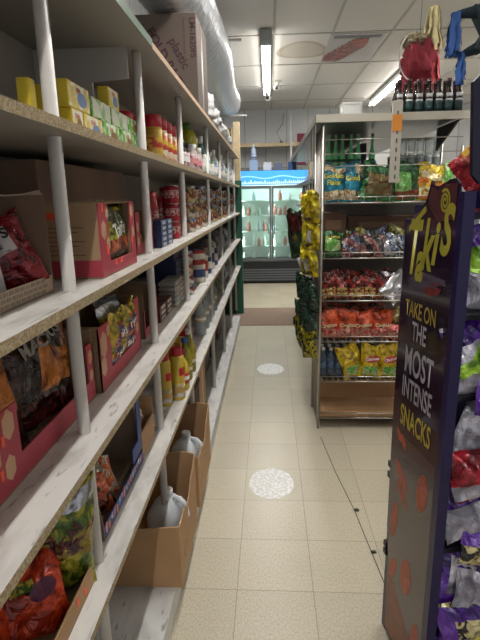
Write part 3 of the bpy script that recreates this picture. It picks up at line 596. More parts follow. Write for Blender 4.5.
for i, (y, r, h, a, b_, lab) in enumerate(((3.12, .055, .12, 0, 2, 'white tub with navy band on the middle shelf'), (3.12, .055, .09, 1, 3, 'red rimmed tub stacked on the white tub'), (3.30, .05, .16, 3, 1, 'cream and red tub right of the stacked tubs'), (3.5, .05, .12, 2, 3, 'navy tub past the cream and red tub'), (3.72, .05, .17, 3, 2, 'cream tub with navy band, mid shelf'), (3.95, .05, .13, 2, 0, 'second navy tub along the middle shelf'))):
    can('food_tub', lab, r, h, tub[a], tub[b_], (-.46, y, ZC+(.121 if i == 1 else 0)), 'tubs on the middle shelf', cat='tub', lid=tub[(i+1) % 4])
WPL = mat('white_poly_wrap', '#c4bfb8', .35, bump=.6, bscale=18, var=.3, scale=18); GPL = mat('grey_poly_wrap', '#8d8a84', .4, bump=.6, bscale=18, var=.4, scale=14); CLR = glassy('clear_poly_wrap', '#dfe4e6', .30, .15); BLP = mat('navy_poly_wrap', '#2c3450', .3, bump=.6, bscale=20, col2='#8a8fa0', scale=20)
def lump(name, label, cat, c, s, m_, seed, group=None, rough=.35, n=22, two=None):
    g = G(); v = []; f = []
    for j in range(n+1):
        th = math.pi*j/n
        for i in range(n):
            ph = 2*math.pi*i/n; d = Vector((math.sin(th)*math.cos(ph), math.sin(th)*math.sin(ph), math.cos(th)))
            k = 1+rough*noise.noise(d*2.2+Vector((seed*7.1, 0, 0)))+rough*.45*noise.noise(d*6+Vector((0, seed*3.3, 0)))
            z = c[2]+s[2]*(1+max(-1, d.z*k*1.02 if d.z < 0 else d.z*k*.95)); v.append((c[0]+s[0]*d.x*k*1.0, c[1]+s[1]*d.y*k, max(z, c[2]+.0005)))
    f = [(j*n+i, (j+1)*n+i, (j+1)*n+(i+1) % n, j*n+(i+1) % n) for j in range(n) for i in range(n)]
    g.add(v, f, 0, True)
    return one(name, g, m_, label, cat, tuple(c), group)
for i, (y, r, m_) in enumerate(((4.25, .085, WPL), (4.55, .09, GPL), (4.9, .1, WPL), (5.25, .1, BLP), (5.6, .09, WPL), (5.95, .09, GPL))):
    lump('wrapped_roll_pack', ['rounded white wrapped pack', 'grey wrapped pack', 'larger white wrapped pack', 'navy wrapped pack', 'white wrapped pack near the shelf end', 'last grey wrapped pack'][i]+' on the far middle shelf', 'pack', (-.53, y, ZC), (r*.9, .13, r*1.1), m_, i+3, 'wrapped packs on the far middle shelf', .2)

# ================================================================ LEVEL D
ZD = LEV['D']+.0005
t = tray('display_tray', 'brown cardboard tray of hot snack bags at bottom left', -.74, -.415, .45, .965, ZD, ZD+.05, ZD+.075, CARD, CARDIN, side_slope=False)
for (a, b_, c, d) in ((.86, .872, .685, .70), (.90, .912, .675, .692)): t.part('price_sticker', G().box(-.415, -.4138, a, b_, c, d), ORNG)
GRB = foil('bright_green_film', '#5cae34', '#3f8a24', sc=9); DYE = foil('lime_yellow_film', '#a8a030', '#5f7a24', sc=16); MGB = foil('maroon_green_film', '#7a1f34', '#a89a3a', sc=20); ORB = foil('red_orange_film', '#d8481c', '#b03010', sc=9)
ml = foil('mixed_mango_film', '#8c7a2c', '#5c2430', sc=16)
bag('hot_snack_bag', 'bright green snack bag standing upright in the bottom left tray', .15, .25, .07, [DYE, GRB, SILV], lambda u, v: 1 if v > .55 else 0, (-.555, .93, ZD+.008), (R(-6), R(8), R(50)), 'hot snack bags', seed=60)
bag('hot_snack_bag', 'olive and yellow snack bag with silver top beside the brown tray side', .15, .26, .07, [DYE, ml, SILV], lambda u, v: 2 if v > .86 else (1 if .35 < v < .6 else 0), (-.475, .925, ZD+.008), (R(-4), R(5), R(32)), 'hot snack bags', seed=61, logo=[('LUCAS', .03, mat('maroon_ink', '#5c1428', .4), 0, .14, .7)])
bag('hot_snack_bag', 'maroon and cream snack bag with big dark letters', .18, .22, .06, [ml, foil('cream_film', '#b3a58a', '#c8bca0'), MGB], lambda u, v: 1 if .6 < v < .85 else 0, (-.55, .83, ZD+.008), (R(-12), R(-12), R(60)), 'hot snack bags', seed=62, logo=[('LUCAS', .055, mat('maroon_ink', '#5c1428', .4), 0, .155, .0)])
bag('hot_snack_bag', 'red orange snack bag at the bottom left corner', .17, .18, .07, [ORB, foil('green_print_film', '#4a6a2c', '#c9b03c')], lambda u, v: 1 if abs(u+.2) < .3 and .5 < v < .75 else 0, (-.485, .79, ZD+.006), (R(-34), R(6), R(40)), 'hot snack bags', seed=63, patch=(.03, .09, .03, .02, .3, mat('maroon_blob', '#5a2040', .4), 'oval'))
bag('hot_snack_bag', 'second red orange snack bag left of the corner one', .17, .18, .07, [ORB, foil('green_print_film', '#4a6a2c', '#c9b03c')], lambda u, v: 1 if abs(u-.1) < .3 and .45 < v < .7 else 0, (-.545, .72, ZD+.006), (R(-24), R(-8), R(52)), 'hot snack bags', seed=64)
BLUC = mat('blue_carton_print', '#29407c', .5); BLIN = mat('blue_carton_inside', '#86705c', .85)
t = tray('display_tray', 'blue printed display tray with small snacks on the lower shelf', -.72, -.435, 1.10, 1.515, ZD, ZD+.045, .905, BLUC, BLIN, side_slope=True, front=[(1.104, 1.511, ZD+.004, ZD+.038), (1.40, 1.511, ZD+.05, ZD+.10), (1.47, 1.511, ZD+.10, .895)])
g = G(); rr = random.Random(5)
for k in range(16):
    y = 1.12+k*.024; g.prism([(y+.008*rr.uniform(.7, 1.3)*math.cos(a), ZD+.025+.01*rr.uniform(-1, 1)+.011*math.sin(a)) for a in (0, .9, 1.9, 2.9, 4, 5.2)], lambda a, b_, d: (-.435+d, a, b_), .0008, k % 3)
t.part('printed_pattern', g, [PINK, mat('orange_ink', '#d88a4a', .5), mat('pale_blue_ink', '#b5bccf', .5)])
t.part('blue_end_lining', G().box(-.70, -.46, 1.0992, 1.0998, ZD+.01, ZD+.2), BLUC)
for k, (x, y, c1, c2, lab) in enumerate(((-.50, 1.18, '#b0502c', '#4a2a20', 'small orange snack packet in the blue tray, nearest'), (-.52, 1.26, '#c9602c', '#d8c8b0', 'small orange and white snack packet in the blue tray'), (-.60, 1.30, '#26303f', '#4a607c', 'dark blue snack packet at the rear of the blue tray'), (-.60, 1.20, '#22303c', '#50708c', 'dark blue snack packet behind the orange ones'))):
    bag('snack_packet', lab, .09, .11, .03, [foil('packet_%d' % k, c1, c2)], lambda u, v: 0, (x+.03, y+.03, ZD+.008), (R(-25 if k < 2 else -6), R(8*k-10), R(50)), 'packets in the blue tray', seed=70+k, nu=10, nv=10)
t = T('open_carton', 'small open brown carton with a clear bag behind the blue tray', 'carton', (-.55, 1.62, ZD))
t.part('carton_body', G().box(-.62, -.44, 1.53, 1.534, ZD, ZD+.18).box(-.62, -.44, 1.70, 1.704, ZD, ZD+.16).box(-.444, -.44, 1.534, 1.70, ZD, ZD+.09).box(-.62, -.616, 1.534, 1.70, ZD, ZD+.18).box(-.616, -.444, 1.534, 1.7, ZD, ZD+.004), CARD)
lump('clear_goods_bag', 'crumpled clear plastic bag of goods in the small open carton', 'plastic bag', (-.53, 1.615, ZD+.005), (.07, .07, .10), mat('milky_plastic', '#8d847a', .3, bump=.6, bscale=25, col2='#c0b8b0', scale=25), 12)
SPY = mat('yellow_spray_can', '#c4a83c', .35, var=.15, scale=10); SPW = mat('white_can_print', '#cfcac0', .4, col2='#a09068', scale=20)
for i, (x, y, lab) in enumerate(((-.455, 1.99, 'yellow aerosol can left of the front aerosol'), (-.41, 2.06, 'yellow aerosol can with red cap and red label, front'))):
    t_ = bottle('aerosol_can', lab, [(.030, 0), (.031, .005), (.031, .19), (.024, .205)], [SPY], None, (x, y, ZD), 'aerosol cans', cat='aerosol can', cap=(.025, .195, .24, RED), labelband=(.0318, .015, .075, SPW, mat('tan_food_print', '#b58a4a', .4)), n=20)
    g = G(); 
    for a0 in range(-5, 5):
        a, b_ = R(-20+a0*9), R(-20+(a0+1)*9); g.add([(.0322*math.cos(a), .0322*math.sin(a), .115), (.0322*math.cos(b_), .0322*math.sin(b_), .115), (.0322*math.cos(b_), .0322*math.sin(b_), .15), (.0322*math.cos(a), .0322*math.sin(a), .15)], [(0,1,2,3)], 0)
    o = bpy.data.objects.new('red_label', g.mesh('red_label', RED)); COL.objects.link(o); o.parent = t_
OIL = glassy('golden_oil', '#cdb43c', .75, .08); OLV = glassy('olive_oil', '#8f8428', .8, .08)
for i, (x, y, m_, h, cp_, lab) in enumerate(((-.41, 2.17, OIL, .19, RED, 'cooking oil bottle with red cap and red label beside the aerosol can'), (-.415, 2.30, OLV, .21, mat('blue_cap', '#3a5aa0', .4), 'olive oil bottle with blue cap'), (-.415, 2.42, OLV, .22, WCAP, 'slim oil bottle with white cap near the third post'), (-.50, 2.20, OIL, .2, mat('blue_cap', '#3a5aa0', .4), 'golden oil bottle in the rear row'), (-.50, 2.36, OLV, .22, WCAP, 'olive oil bottle in the rear row'))):
    bottle('oil_bottle', lab, [(.03, 0), (.034, .006), (.034, h*.55), (.026, h*.7), (.014, h*.82), (.013, h*.92)], [m_], None, (x, y, ZD), 'oil bottles', cap=(.016, h*.9, h*1.02, cp_), labelband=(.0347, .035, .085, RED if i == 0 else OLV, WINK if i == 0 else mat('pale_label', '#b8b090', .5)), n=18)
for i, (x, y, c1, lab) in enumerate(((-.52, 2.66, '#c8a030', 'yellow box past the oil bottles'), (-.50, 2.82, '#b8242c', 'bright red box on the lower shelf past the oils'), (-.55, 3.02, '#b0282c', 'second red box behind the bright red one'))):
    smallbox('grocery_box', lab, x-.07, x+.03, y-.07, y+.07, ZD, ZD+.10+.02*(i % 2), mat('box_%s' % c1[1:], c1, .45), mat('box_%s' % c1[1:], c1, .45), WINK, 'boxes on the lower shelf')
BTL = glassy('clear_plastic_bottle', '#dfe8ea', .35, .1)
for i, y in enumerate((3.12, 3.3, 3.48, 3.66, 3.84)):
    bottle('water_bottle', 'clear plastic bottle on the far lower shelf, %s from the red boxes' % ('first', 'second', 'third', 'fourth', 'fifth')[i], [(.035, 0), (.037, .01), (.034, .08), (.037, .16), (.015, .21), (.013, .23)], [BTL], None, (-.45, y, ZD), 'clear bottles', cap=(.016, .225, .245, WCAP), labelband=(.0375, .09, .13, mat('pale_label', '#b8b090', .5), WINK))
for i, y in enumerate((4.1, 4.4, 4.75, 5.1, 5.5, 5.9)):
    lump('wrapped_bundle', ['dark wrapped bundle', 'grey green wrapped bundle', 'white wrapped bundle', 'dark blue wrapped bundle', 'grey wrapped bundle near the end', 'last dark wrapped bundle'][i]+' on the far lower shelf', 'bundle', (-.54, y, ZD), (.10, .15, .11), [mat('dark_wrap', '#3b3730', .5, col2='#6a6250', scale=18), mat('green_wrap', '#566048', .5, col2='#8a8a70', scale=18), WPL, BLP, GPL, mat('dark_wrap', '#3b3730', .5)][i], 30+i, 'wrapped bundles on the far lower shelf', .2)

# ================================================================ FLOOR LEVEL : jug cartons
JUG = glassy('milky_jug_plastic', '#eef2f6', .62, .3)
def jug(loc, lab):
    t = T('water_jug', lab, 'jug', loc, (0, 0, R(-20)), 'water jugs', local=True); t.o.scale = (1.06, 1.06, 1.0)
    g = G(); n = 24; prof = [(.066, 0), (.074, .012), (.076, .06), (.076, .15), (.072, .175), (.058, .205), (.036, .228), (.02, .24), (.018, .252)]
    v = []
    for (r, z) in prof:
        for i in range(n):
            a = 2*math.pi*i/n; k = 1/max(abs(math.cos(a)), abs(math.sin(a)))**(.5 if z < .18 else .1); v.append((r*k*math.cos(a)*.95, r*k*math.sin(a)*.95, z))
    g.add(v, [(j*n+i, j*n+(i+1) % n, (j+1)*n+(i+1) % n, (j+1)*n+i) for j in range(len(prof)-1) for i in range(n)]+[tuple(range(n))[::-1], tuple((len(prof)-1)*n+i for i in range(n))], 0, True)
    t.part('body', g, JUG)
    t.part('cap', G().lathe(0, 0, [(.021, .245), (.022, .248), (.022, .264), (.020, .267)], 18), WCAP)
    t.part('handle', G().tube([(.03, 0, .232), (.055, 0, .235), (.078, 0, .215), (.085, 0, .17), (.082, 0, .12), (.07, 0, .105)], .011, 10), JUG)
    t.part('printed_label', G().box(-.075, .02, -.0795, -.0788, .06, .105), mat('dark_green_label', '#2c4a34', .5))
def jugbox(x0, x1, y0, y1, z0, h, lab, hb, slotted=True):
    t = T('jug_carton', lab, 'carton', ((x0+x1)/2, (y0+y1)/2, z0), group='cut open cartons on the bottom plinth'); th = .005
    t.part('carton_bottom', G().box(x0, x1, y0, y1, z0, z0+th), CARD)
    f = t.part('front_panel', G().prism([(x0, z0+th), (x1, z0+th), (x1, z0+h*1.05), ((x0+x1)/2+.02, z0+h*1.0), (x0+.03, z0+h*.97), (x0, z0+h)], lambda a, b_, d: (a, y0+d, b_), th), CARD)
    g = G()
    for k in range(9): g.box(x0+.03+k*.008, x0+.033+k*.008, y0-.0006, y0, z0+h*.82, z0+h*.93)
    if slotted: t.part('printed_marks', g, mat('faded_ink', '#7c5a48', .6), parent=f)
    poly = [(y0+th, z0+th), (y1-th, z0+th), (y1-th, z0+hb)]
    rr = random.Random(int(y0*100)); k = 7
    for i in range(1, k): q = i/k; poly.append((y1-th+(y0-y1+2*th)*q, z0+hb+(h-hb)*q**.6-.02*rr.random()-(.04 if 2 < i < 5 else 0)))
    poly.append((y0+th, z0+h*1.03))
    s1 = t.part('side_panel', G().prism(poly, lambda a, b_, d: (x1-th+d, a, b_), th), CARD)
    g = G(); n = 20
    g.prism([(y0+.11+.03*math.cos(2*math.pi*i/n), z0+.09+.035*math.sin(2*math.pi*i/n)) for i in range(n)], lambda a, b_, d: (x1+d, a, b_), .0006, 0)
    g.prism([(y0+.11+.024*math.cos(2*math.pi*i/n), z0+.09+.029*math.sin(2*math.pi*i/n)) for i in range(n)], lambda a, b_, d: (x1+d, a, b_), .0009, 1)
    t.part('printed_marks', g, [mat('faded_ink', '#7c5a48', .6), CARD], parent=s1)
    t.part('side_panel', G().box(x0, x0+th, y0+th, y1-th, z0+th, z0+h), CARD)
    t.part('back_panel', G().prism([(x0+th, z0+th), (x1-th, z0+th), (x1-th, z0+hb), (x1-.06, z0+hb*1.03), ((x0+x1)/2, z0+hb*.97), (x0+th, z0+hb)], lambda a, b_, d: (a, y1-th+d, b_), th), CARD)
    t.part('torn_flap', G().add([(x0+.01, y1-.006, z0+hb*.96), (x1-.07, y1-.006, z0+hb*.96), (x1-.08, y1+.05, z0+hb*.93), (x0+.02, y1+.05, z0+hb*.93)], [(0,1,2,3),(3,2,1,0)]), CARD)
ZP = .1005
jugbox(-.66, -.335, 1.56, 1.98, ZP, .25, 'cut open brown carton holding the nearest water jug', .33)
jug((-.425, 1.79, ZP+.0055), 'milky gallon water jug in the nearest open carton')
jugbox(-.66, -.335, 2.06, 2.52, ZP, .25, 'cut open brown carton holding the second water jug', .33, False)
jug((-.43, 2.30, ZP+.0055), 'milky gallon water jug in the second open carton')
t = T('shipping_carton', 'tall brown carton on the plinth past the jug cartons', 'carton', (-.5, 3.1, ZP)); t.part('carton', G().box(-.66, -.45, 2.95, 3.25, ZP, .52, b=.002), CARD); t.part('packing_tape', G().box(-.45, -.4493, 3.08, 3.13, ZP+.002, .518), mat('tan_tape', '#b08c5c', .3))
t = T('storage_bin', 'dark brown carton between the jug cartons and the tall carton', 'carton', (-.5, 2.74, ZP)); t.part('carton', G().box(-.66, -.44, 2.60, 2.88, ZP, .42, b=.002), mat('dark_maroon_card', '#4a342c', .8)); t.part('lid', G().box(-.665, -.435, 2.595, 2.885, .42, .45, b=.002), mat('dark_maroon_card', '#4a342c', .8))
for i, y in enumerate((3.55, 4.0, 4.5, 5.1)):
    t = T('storage_box', ['dark box under the shelves, first past the tall carton', 'grey box under the shelves, second past the tall carton', 'dark box under the shelves, third past the tall carton', 'last dark box under the shelves near the green end'][i], 'box', (-.62, y, ZP), group='dark boxes under the far shelves'); m_ = [CARD2, mat('grey_case', '#55524e', .6), mat('black_case', '#2a2826', .6), CARD2][i]
    t.part('case', G().box(-.74, -.53, y-.18, y+.18, ZP, .42+.03*(i % 2), b=.003), m_); t.part('lid', G().box(-.745, -.525, y-.185, y+.185, .42+.03*(i % 2), .45+.03*(i % 2), b=.003), mat('grey_lid', '#6a665f', .6))

# ================================================================ TOP OF LEFT SHELVES
t = T('fold_pack_carton', 'tall brown carton with purple lettering on top of the left shelves', 'carton', (-.62, 3.3, LEV['T']))
zt, zh = LEV['T']+.0005, 2.548
FPM = mat('grey_brown_carton', '#5a4e45', .8, var=.08, scale=6)
t.part('carton', G().box(-.86, -.405, 3.1, 3.58, zt, zh, b=.003), FPM)
t.part('side_tape', G().box(-.405, -.4043, 3.3, 3.36, zt+.004, zh-.004), mat('grey_tape', '#6c5a54', .4))  # grey tape strip down the carton's aisle side
g = G().box(-.66, -.50, 3.0993, 3.1, 2.52, 2.522)
PUR = mat('purple_red_ink', '#3c1420', .6)
def rotfn(cx, cz, ang, y=3.0985):
    c, s = math.cos(ang), math.sin(ang); return lambda a, b_: (cx+a*c-b_*s, y, cz+a*s+b_*c)
t.text('plastic', .07, PUR, rotfn(-.508, 2.34, R(-62)), bold=.0015)
t.text('FOLD PACK', .072, PUR, rotfn(-.583, 2.305, R(-61)), bold=.0025)
t.text('LM-1620FS', .046, PUR, rotfn(-.428, 2.42, R(-90)), bold=.001)
t.text('keep dry  do not stack', .02, PUR, rotfn(-.475, 2.43, R(-90)))
FW = mat('white_thin_plastic', '#c9c9c8', .35, bump=.7, bscale=22, var=.2, scale=20)
for i, (x, y, sx, sy_, sz, lab) in enumerate(((-.46, 3.78, .075, .15, .12, 'crumpled white plastic bag right behind the lettered carton'), (-.44, 4.15, .07, .16, .085, 'flattened white plastic bag on the shelf top, second'), (-.44, 4.7, .07, .25, .08, 'long white plastic bag on the shelf top, third'), (-.44, 5.35, .06, .25, .08, 'white plastic bag on the shelf top near the far end'))):
    lump('plastic_bag', lab, 'plastic bag', (x, y, LEV['T']+.0005), (sx, sy_, sz), FW, 50+i, 'white plastic bags on the shelf top', .5, 30)
t = T('small_tan_box', 'small tan box on the shelf top past the white bags', 'box', (-.45, 5.0, LEV['T'])); t.part('carton', G().box(-.52, -.40, 5.66, 5.85, LEV['T'], LEV['T']+.22, b=.002), mat('tan_box', '#a08a60', .7)); t.part('lid', G().box(-.523, -.397, 5.657, 5.853, LEV['T']+.22, LEV['T']+.24, b=.002), mat('tan_box', '#a08a60', .7))

# ================================================================ FLOOR THINGS
g = G(); n = 30; rr = random.Random(4)
STK = mat('white_floor_sticker', '#ececec', .5, col2='#d0cec8', scale=60)
for (x, y, lab) in ((.008, 2.435, 'round white sticker on the aisle floor, nearer one'), (.008, 4.30, 'round white sticker on the aisle floor, farther one')):
    g = G(); g.prism([(x+.122*(1+.03*rr.uniform(-1, 1))*math.cos(2*math.pi*i/n), y+.15*(1+.03*rr.uniform(-1, 1))*math.sin(2*math.pi*i/n)) for i in range(n)], lambda a, b_, d: (a, b_, d), .001)
    one('floor_sticker', g, STK, lab, 'sticker', (x, y, 0), 'round floor stickers')
one('floor_mat', G().box(-.62, .8, 5.88, 6.85, 0, .008, b=.003), mat('brown_mat', '#84705f', .85, var=.15, scale=40), 'brown mat lying across the far end of the aisle', 'mat', (0, 6.3, 0))
for (x, y, s) in ((.43, 2.20, .014), (.455, 1.90, .012)):
    lump('dirt_crumb', 'small dark crumb of dirt on the floor %s' % ('by the right tile seam' if y > 2 else 'close to the banner stand'), 'dirt', (x, y, 0), (s, s*.8, s*.3), BLACKM, 71, None, .5, 8)
g = G(); pts = [(.33, 2.98), (.372, 2.55), (.42, 2.2), (.44, 1.95), (.47, 1.6)]
for a, b_ in zip(pts[:-1], pts[1:]): g.box(0, 0, 0, 0, 0, 0) if False else g.add([(a[0]-.0022, a[1], .0008), (a[0]+.0022, a[1], .0008), (b_[0]+.0022, b_[1], .0008), (b_[0]-.0022, b_[1], .0008)], [(0,1,2,3)])
one('floor_crack', g, mat('crack_dark', '#4a4336', .9), 'dark crack running along the tile seam toward the wire rack', 'crack', (.4, 2.4, 0))

# ================================================================ COOLER
cx0, cx1, cyf, cyb = -.56, .68, 8.9, 9.6
CB = mat('cooler_black', '#1b1d20', .4); CG = mat('cooler_grey', '#7c8284', .4, metal=.3)
t = T('glass_door_cooler', 'two door glass fronted drink cooler with blue lit header', 'cooler', ((cx0+cx1)/2, 9.25, 0))
g = G(); g.box(cx0, cx0+.04, cyf+.06, cyb, .02, 1.98); g.box(cx1-.04, cx1, cyf+.06, cyb, .02, 1.98); g.box(cx0+.04, cx1-.04, cyb-.04, cyb, .02, 1.98); g.box(cx0+.04, cx1-.04, cyf+.06, cyb-.04, 1.94, 1.98); g.box(cx0+.04, cx1-.04, cyf+.06, cyb-.04, .02, .40)
t.part('cabinet', g, CB)
t.part('inner_lining', G().box(cx0+.041, cx1-.041, cyb-.05, cyb-.041, .41, 1.93), mat('cooler_lining', '#d6e4dc', .5))
t.part('kick_panel', G().box(cx0, cx1, cyf+.02, cyf+.06, .03, .40), CB)
g = G()
for k in range(5): g.box(cx0+.05, cx1-.05, cyf+.008, cyf+.02, .06+k*.045, .085+k*.045)
cl = bpy.data.lights.new('cooler_lamp_light', 'AREA'); cl.shape = 'RECTANGLE'; cl.size = 1.1; cl.size_y = .1; cl.energy = 7; cl.color = (.9, 1, .95)
clo = bpy.data.objects.new('cooler_lamp_light', cl); COL.objects.link(clo); clo.location = (.06, cyf+.16, 1.885); clo.rotation_euler = (R(25), 0, 0)
for lx in (cx0+.07, .047, cx1-.07):
    c2 = bpy.data.lights.new('cooler_tube_light', 'AREA'); c2.shape = 'RECTANGLE'; c2.size = .03; c2.size_y = 1.2; c2.energy = 5; c2.color = (.9, 1, .95)
    c2o = bpy.data.objects.new('cooler_tube_light', c2); COL.objects.link(c2o); c2o.location = (lx, cyf+.075, 1.1); c2o.rotation_euler = (R(90), 0, 0)
t.part('vent_grille', g, mat('vent_grey', '#5c6064', .4))
t.part('inner_lamp', G().box(cx0+.05, cx1-.05, cyf+.2, cyf+.23, 1.9, 1.92), mat('cooler_lamp', '#e6fff2', .5, emit=4))
hd = t.part('header_sign', G().box(cx0, cx1, cyf-.02, cyf+.06, 1.735, 1.97, b=.006), mat('blue_lit_sign', '#3f9fe8', .4, emit=.55))
g = G(); rr = random.Random(8)
for k in range(34): a = cx0+.03+k*.035; h_ = rr.uniform(.02, .06); g.prism([(a, 1.75), (a+.03, 1.75), (a+.028, 1.75+h_), (a+.012, 1.765+h_), (a+.002, 1.75+h_*.6)], lambda p, q, d: (p, cyf-.022+d, q), .0015)
t.part('printed_pattern', g, mat('pale_ice_print', '#c4e4fa', .4, emit=.5), parent=hd)
g = G(); 
for k in range(7):
    v = []; zc = 1.87
for k in range(24): a = cx0+.05+k*.048; z1_ = 1.86+.02*math.sin(k*.5); z2_ = 1.86+.02*math.sin((k+1)*.5); g.add([(a, cyf-.0215, z1_-.012), (a+.048, cyf-.0215, z2_-.012), (a+.048, cyf-.0215, z2_+.012), (a, cyf-.0215, z1_+.012)], [(0,1,2,3)])
t.part('printed_wave', g, mat('light_blue_wave', '#8cd0fa', .4, emit=.5), parent=hd)
DG = glassy('cooler_glass', '#c8dcd4', .04, .04)
for (a, b_, lab) in ((cx0+.01, .045, 'left glass door'), (.05, cx1-.01, 'right glass door')):
    f = t.part('door', G().box(a, a+.035, cyf, cyf+.04, .42, 1.72).box(b_-.035, b_, cyf, cyf+.04, .42, 1.72).box(a+.035, b_-.035, cyf, cyf+.04, .42, .47).box(a+.035, b_-.035, cyf, cyf+.04, 1.67, 1.72), mat('door_frame_alu', '#6a7072', .35, metal=.4), label=lab)
    t.part('glass_pane', G().box(a+.035, b_-.035, cyf+.015, cyf+.022, .47, 1.67), DG, parent=f)
    hx = b_-.05 if a < 0 else a+.05
    t.part('handle', G().tube([(hx, cyf-.03, .9), (hx, cyf-.03, 1.3)], .01, 8), CG, parent=f)
for k, z in enumerate((.66, .92, 1.2, 1.46)):
    t.part('wire_shelf', G().box(cx0+.045, cx1-.045, cyf+.12, cyb-.06, z, z+.012), mat('shelf_white', '#cfdcd6', .4))
cols = ['#d8dcd8', '#a9c4b4', '#c8d8c8', '#b06a60', '#e0e0dc', '#bfd4c8', '#c8d0c4', '#b4c8cc']
nb = 0
for k, z in enumerate((.405, .672, .932, 1.212, 1.472)):
    for i in range(12):
        x = cx0+.11+i*.093; rr = random.Random(k*50+i)
        if rr.random() < .45: continue
        c = cols[rr.randrange(8)]; h = .14+.05*rr.random()
        bottle('drink_bottle', 'drink bottle inside the cooler on the %s shelf, %s door' % (('bottom', 'second', 'third', 'fourth', 'top')[k], 'left' if x < .045 else 'right'), [(.033, 0), (.033, h*.6), (.014, h*.85), (.013, h)], [mat('drink_%s' % c[1:], c, .25)], None, (x, cyf+.18, z), 'cooler drinks, shelf %s, %s door' % (('one', 'two', 'three', 'four', 'five')[k], 'left' if x < .045 else 'right'), cap=(.016, h*.97, h*1.06, WCAP), n=10)
# wooden shelf over cooler
PINE = mat('raw_pine', '#d8c4a0', .7, var=.15, scale=8)
t = T('wall_rack', 'pale wooden rack frame on the wall above the cooler', 'rack', (0, 9.9, 2.0))
t.part('upright', G().box(-.66, -.58, 9.7, 9.78, 0, 2.62), PINE); t.part('upright', G().box(.76, .82, 9.7, 9.78, 0, 2.5), PINE)
t.part('rail', G().box(-.58, 1.3, 9.70, 9.76, 2.44, 2.50), PINE); t.part('rail', G().box(-.58, .76, 9.70, 9.76, 2.02, 2.07), mat('grey_rail', '#8a8a82', .5))
t.part('shelf_panel', G().box(-.58, 1.3, 9.76, 10.28, 2.47, 2.495), mat('pale_panel', '#b9b3a4', .6))
t.part('upright', G().box(.40, .44, 9.66, 9.70, 1.98, 3.0), mat('white_pipe', '#c3c6c6', .4))
for (x, c1, h, lab) in ((-.26, '#8fa6c4', .18, 'bluish white bottle pack on top of the cooler'), (-.02, '#c8ccd4', .13, 'white carton on top of the cooler, middle'), (.17, '#5a6078', .12, 'dark blue carton on top of the cooler, right')):
    smallbox('stored_pack', lab, x-.07, x+.07, 9.0, 9.2, 1.9805, 1.98+h, mat('pk_%s' % c1[1:], c1, .5), mat('pk_%s' % c1[1:], c1, .5), None, 'packs on the cooler')
bottle('water_bottle', 'tall clear water bottle standing on the cooler packs', [(.045, 0), (.048, .1), (.04, .17), (.016, .24)], [mat('bluish_bottle', '#a8b8d0', .2)], None, (-.26, 9.1, 2.161), cap=(.02, .235, .26, WCAP), labelband=(.049, .04, .1, mat('blue_label_small', '#5c7cc0', .4), WINK))
t = T('red_notice', 'dark red upright panel on the back wall right of the cooler', 'panel', (.6, 9.6, 2.3)); t.part('panel', G().box(.55, .70, 9.85, 9.88, 2.12, 2.66), mat('maroon_panel', '#8a2c48', .5)); t.part('frame', G().box(.54, .71, 9.88, 9.9, 2.11, 2.67), mat('maroon_dark', '#5c2030', .5))
g = G().tube([(.30, 10.27, 3.1), (.28, 10.26, 2.9), (.16, 10.26, 2.75), (.24, 10.26, 2.6), (.26, 10.26, 2.52)], .006, 6)
t = T('wall_cable', 'thin dark cable hanging down the back wall', 'cable', (.25, 10.26, 2.5)); t.part('cable', g, BLACKM); t.part('plug', G().box(.225, .285, 10.23, 10.29, 2.50, 2.58, b=.006), BLACKM)

# ================================================================ GONDOLA AND END RACK (right)
gx0, gx1, gy0, gy1 = .36, 1.16, 3.50, 6.6
GW = mat('gondola_grey', '#8c8a86', .5); GD = mat('gondola_dark', '#3f3f42', .6)
t = T('gondola_shelving', 'grey metal gondola shelving behind the wire end rack', 'shelving', ((gx0+gx1)/2, 5.0, 0))
t.part('spine_panel', G().box(.74, .78, 4.2, gy1, .1, 1.93), GD)
t.part('base', G().box(gx0+.05, gx1, gy0+.02, gy1, 0, .1), GD)
for z in (.42, .75, 1.1, 1.42, 1.65):
    t.part('shelf', G().box(gx0, .74, gy0+.02, gy1, z, z+.02).box(gx0-.004, gx0, gy0+.02, gy1, z-.01, z+.025), GW)
t.part('end_panel', G().box(gx0+.02, gx1-.02, gy0, gy0+.015, .1, 1.63), mat('gondola_end', '#57524c', .6))
# tops
t = T('canopy_shelf', 'pale metal top shelf tray carrying the dark bottles, over the wire rack', 'shelf', (.7, 3.8, 1.95))
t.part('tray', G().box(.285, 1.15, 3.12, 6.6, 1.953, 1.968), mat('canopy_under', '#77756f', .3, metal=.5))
t.part('front_lip', G().box(.28, 1.155, 3.10, 3.12, 1.947, 1.99), mat('pale_metal', '#bdb7a8', .4))
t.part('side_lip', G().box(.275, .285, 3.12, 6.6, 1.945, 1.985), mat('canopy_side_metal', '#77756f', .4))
t.part('bracket', G().prism([(3.12, 1.945), (3.50, 1.945), (3.50, 1.8)], lambda a, b_, d: (1.10+d, a, b_), .01), GD)
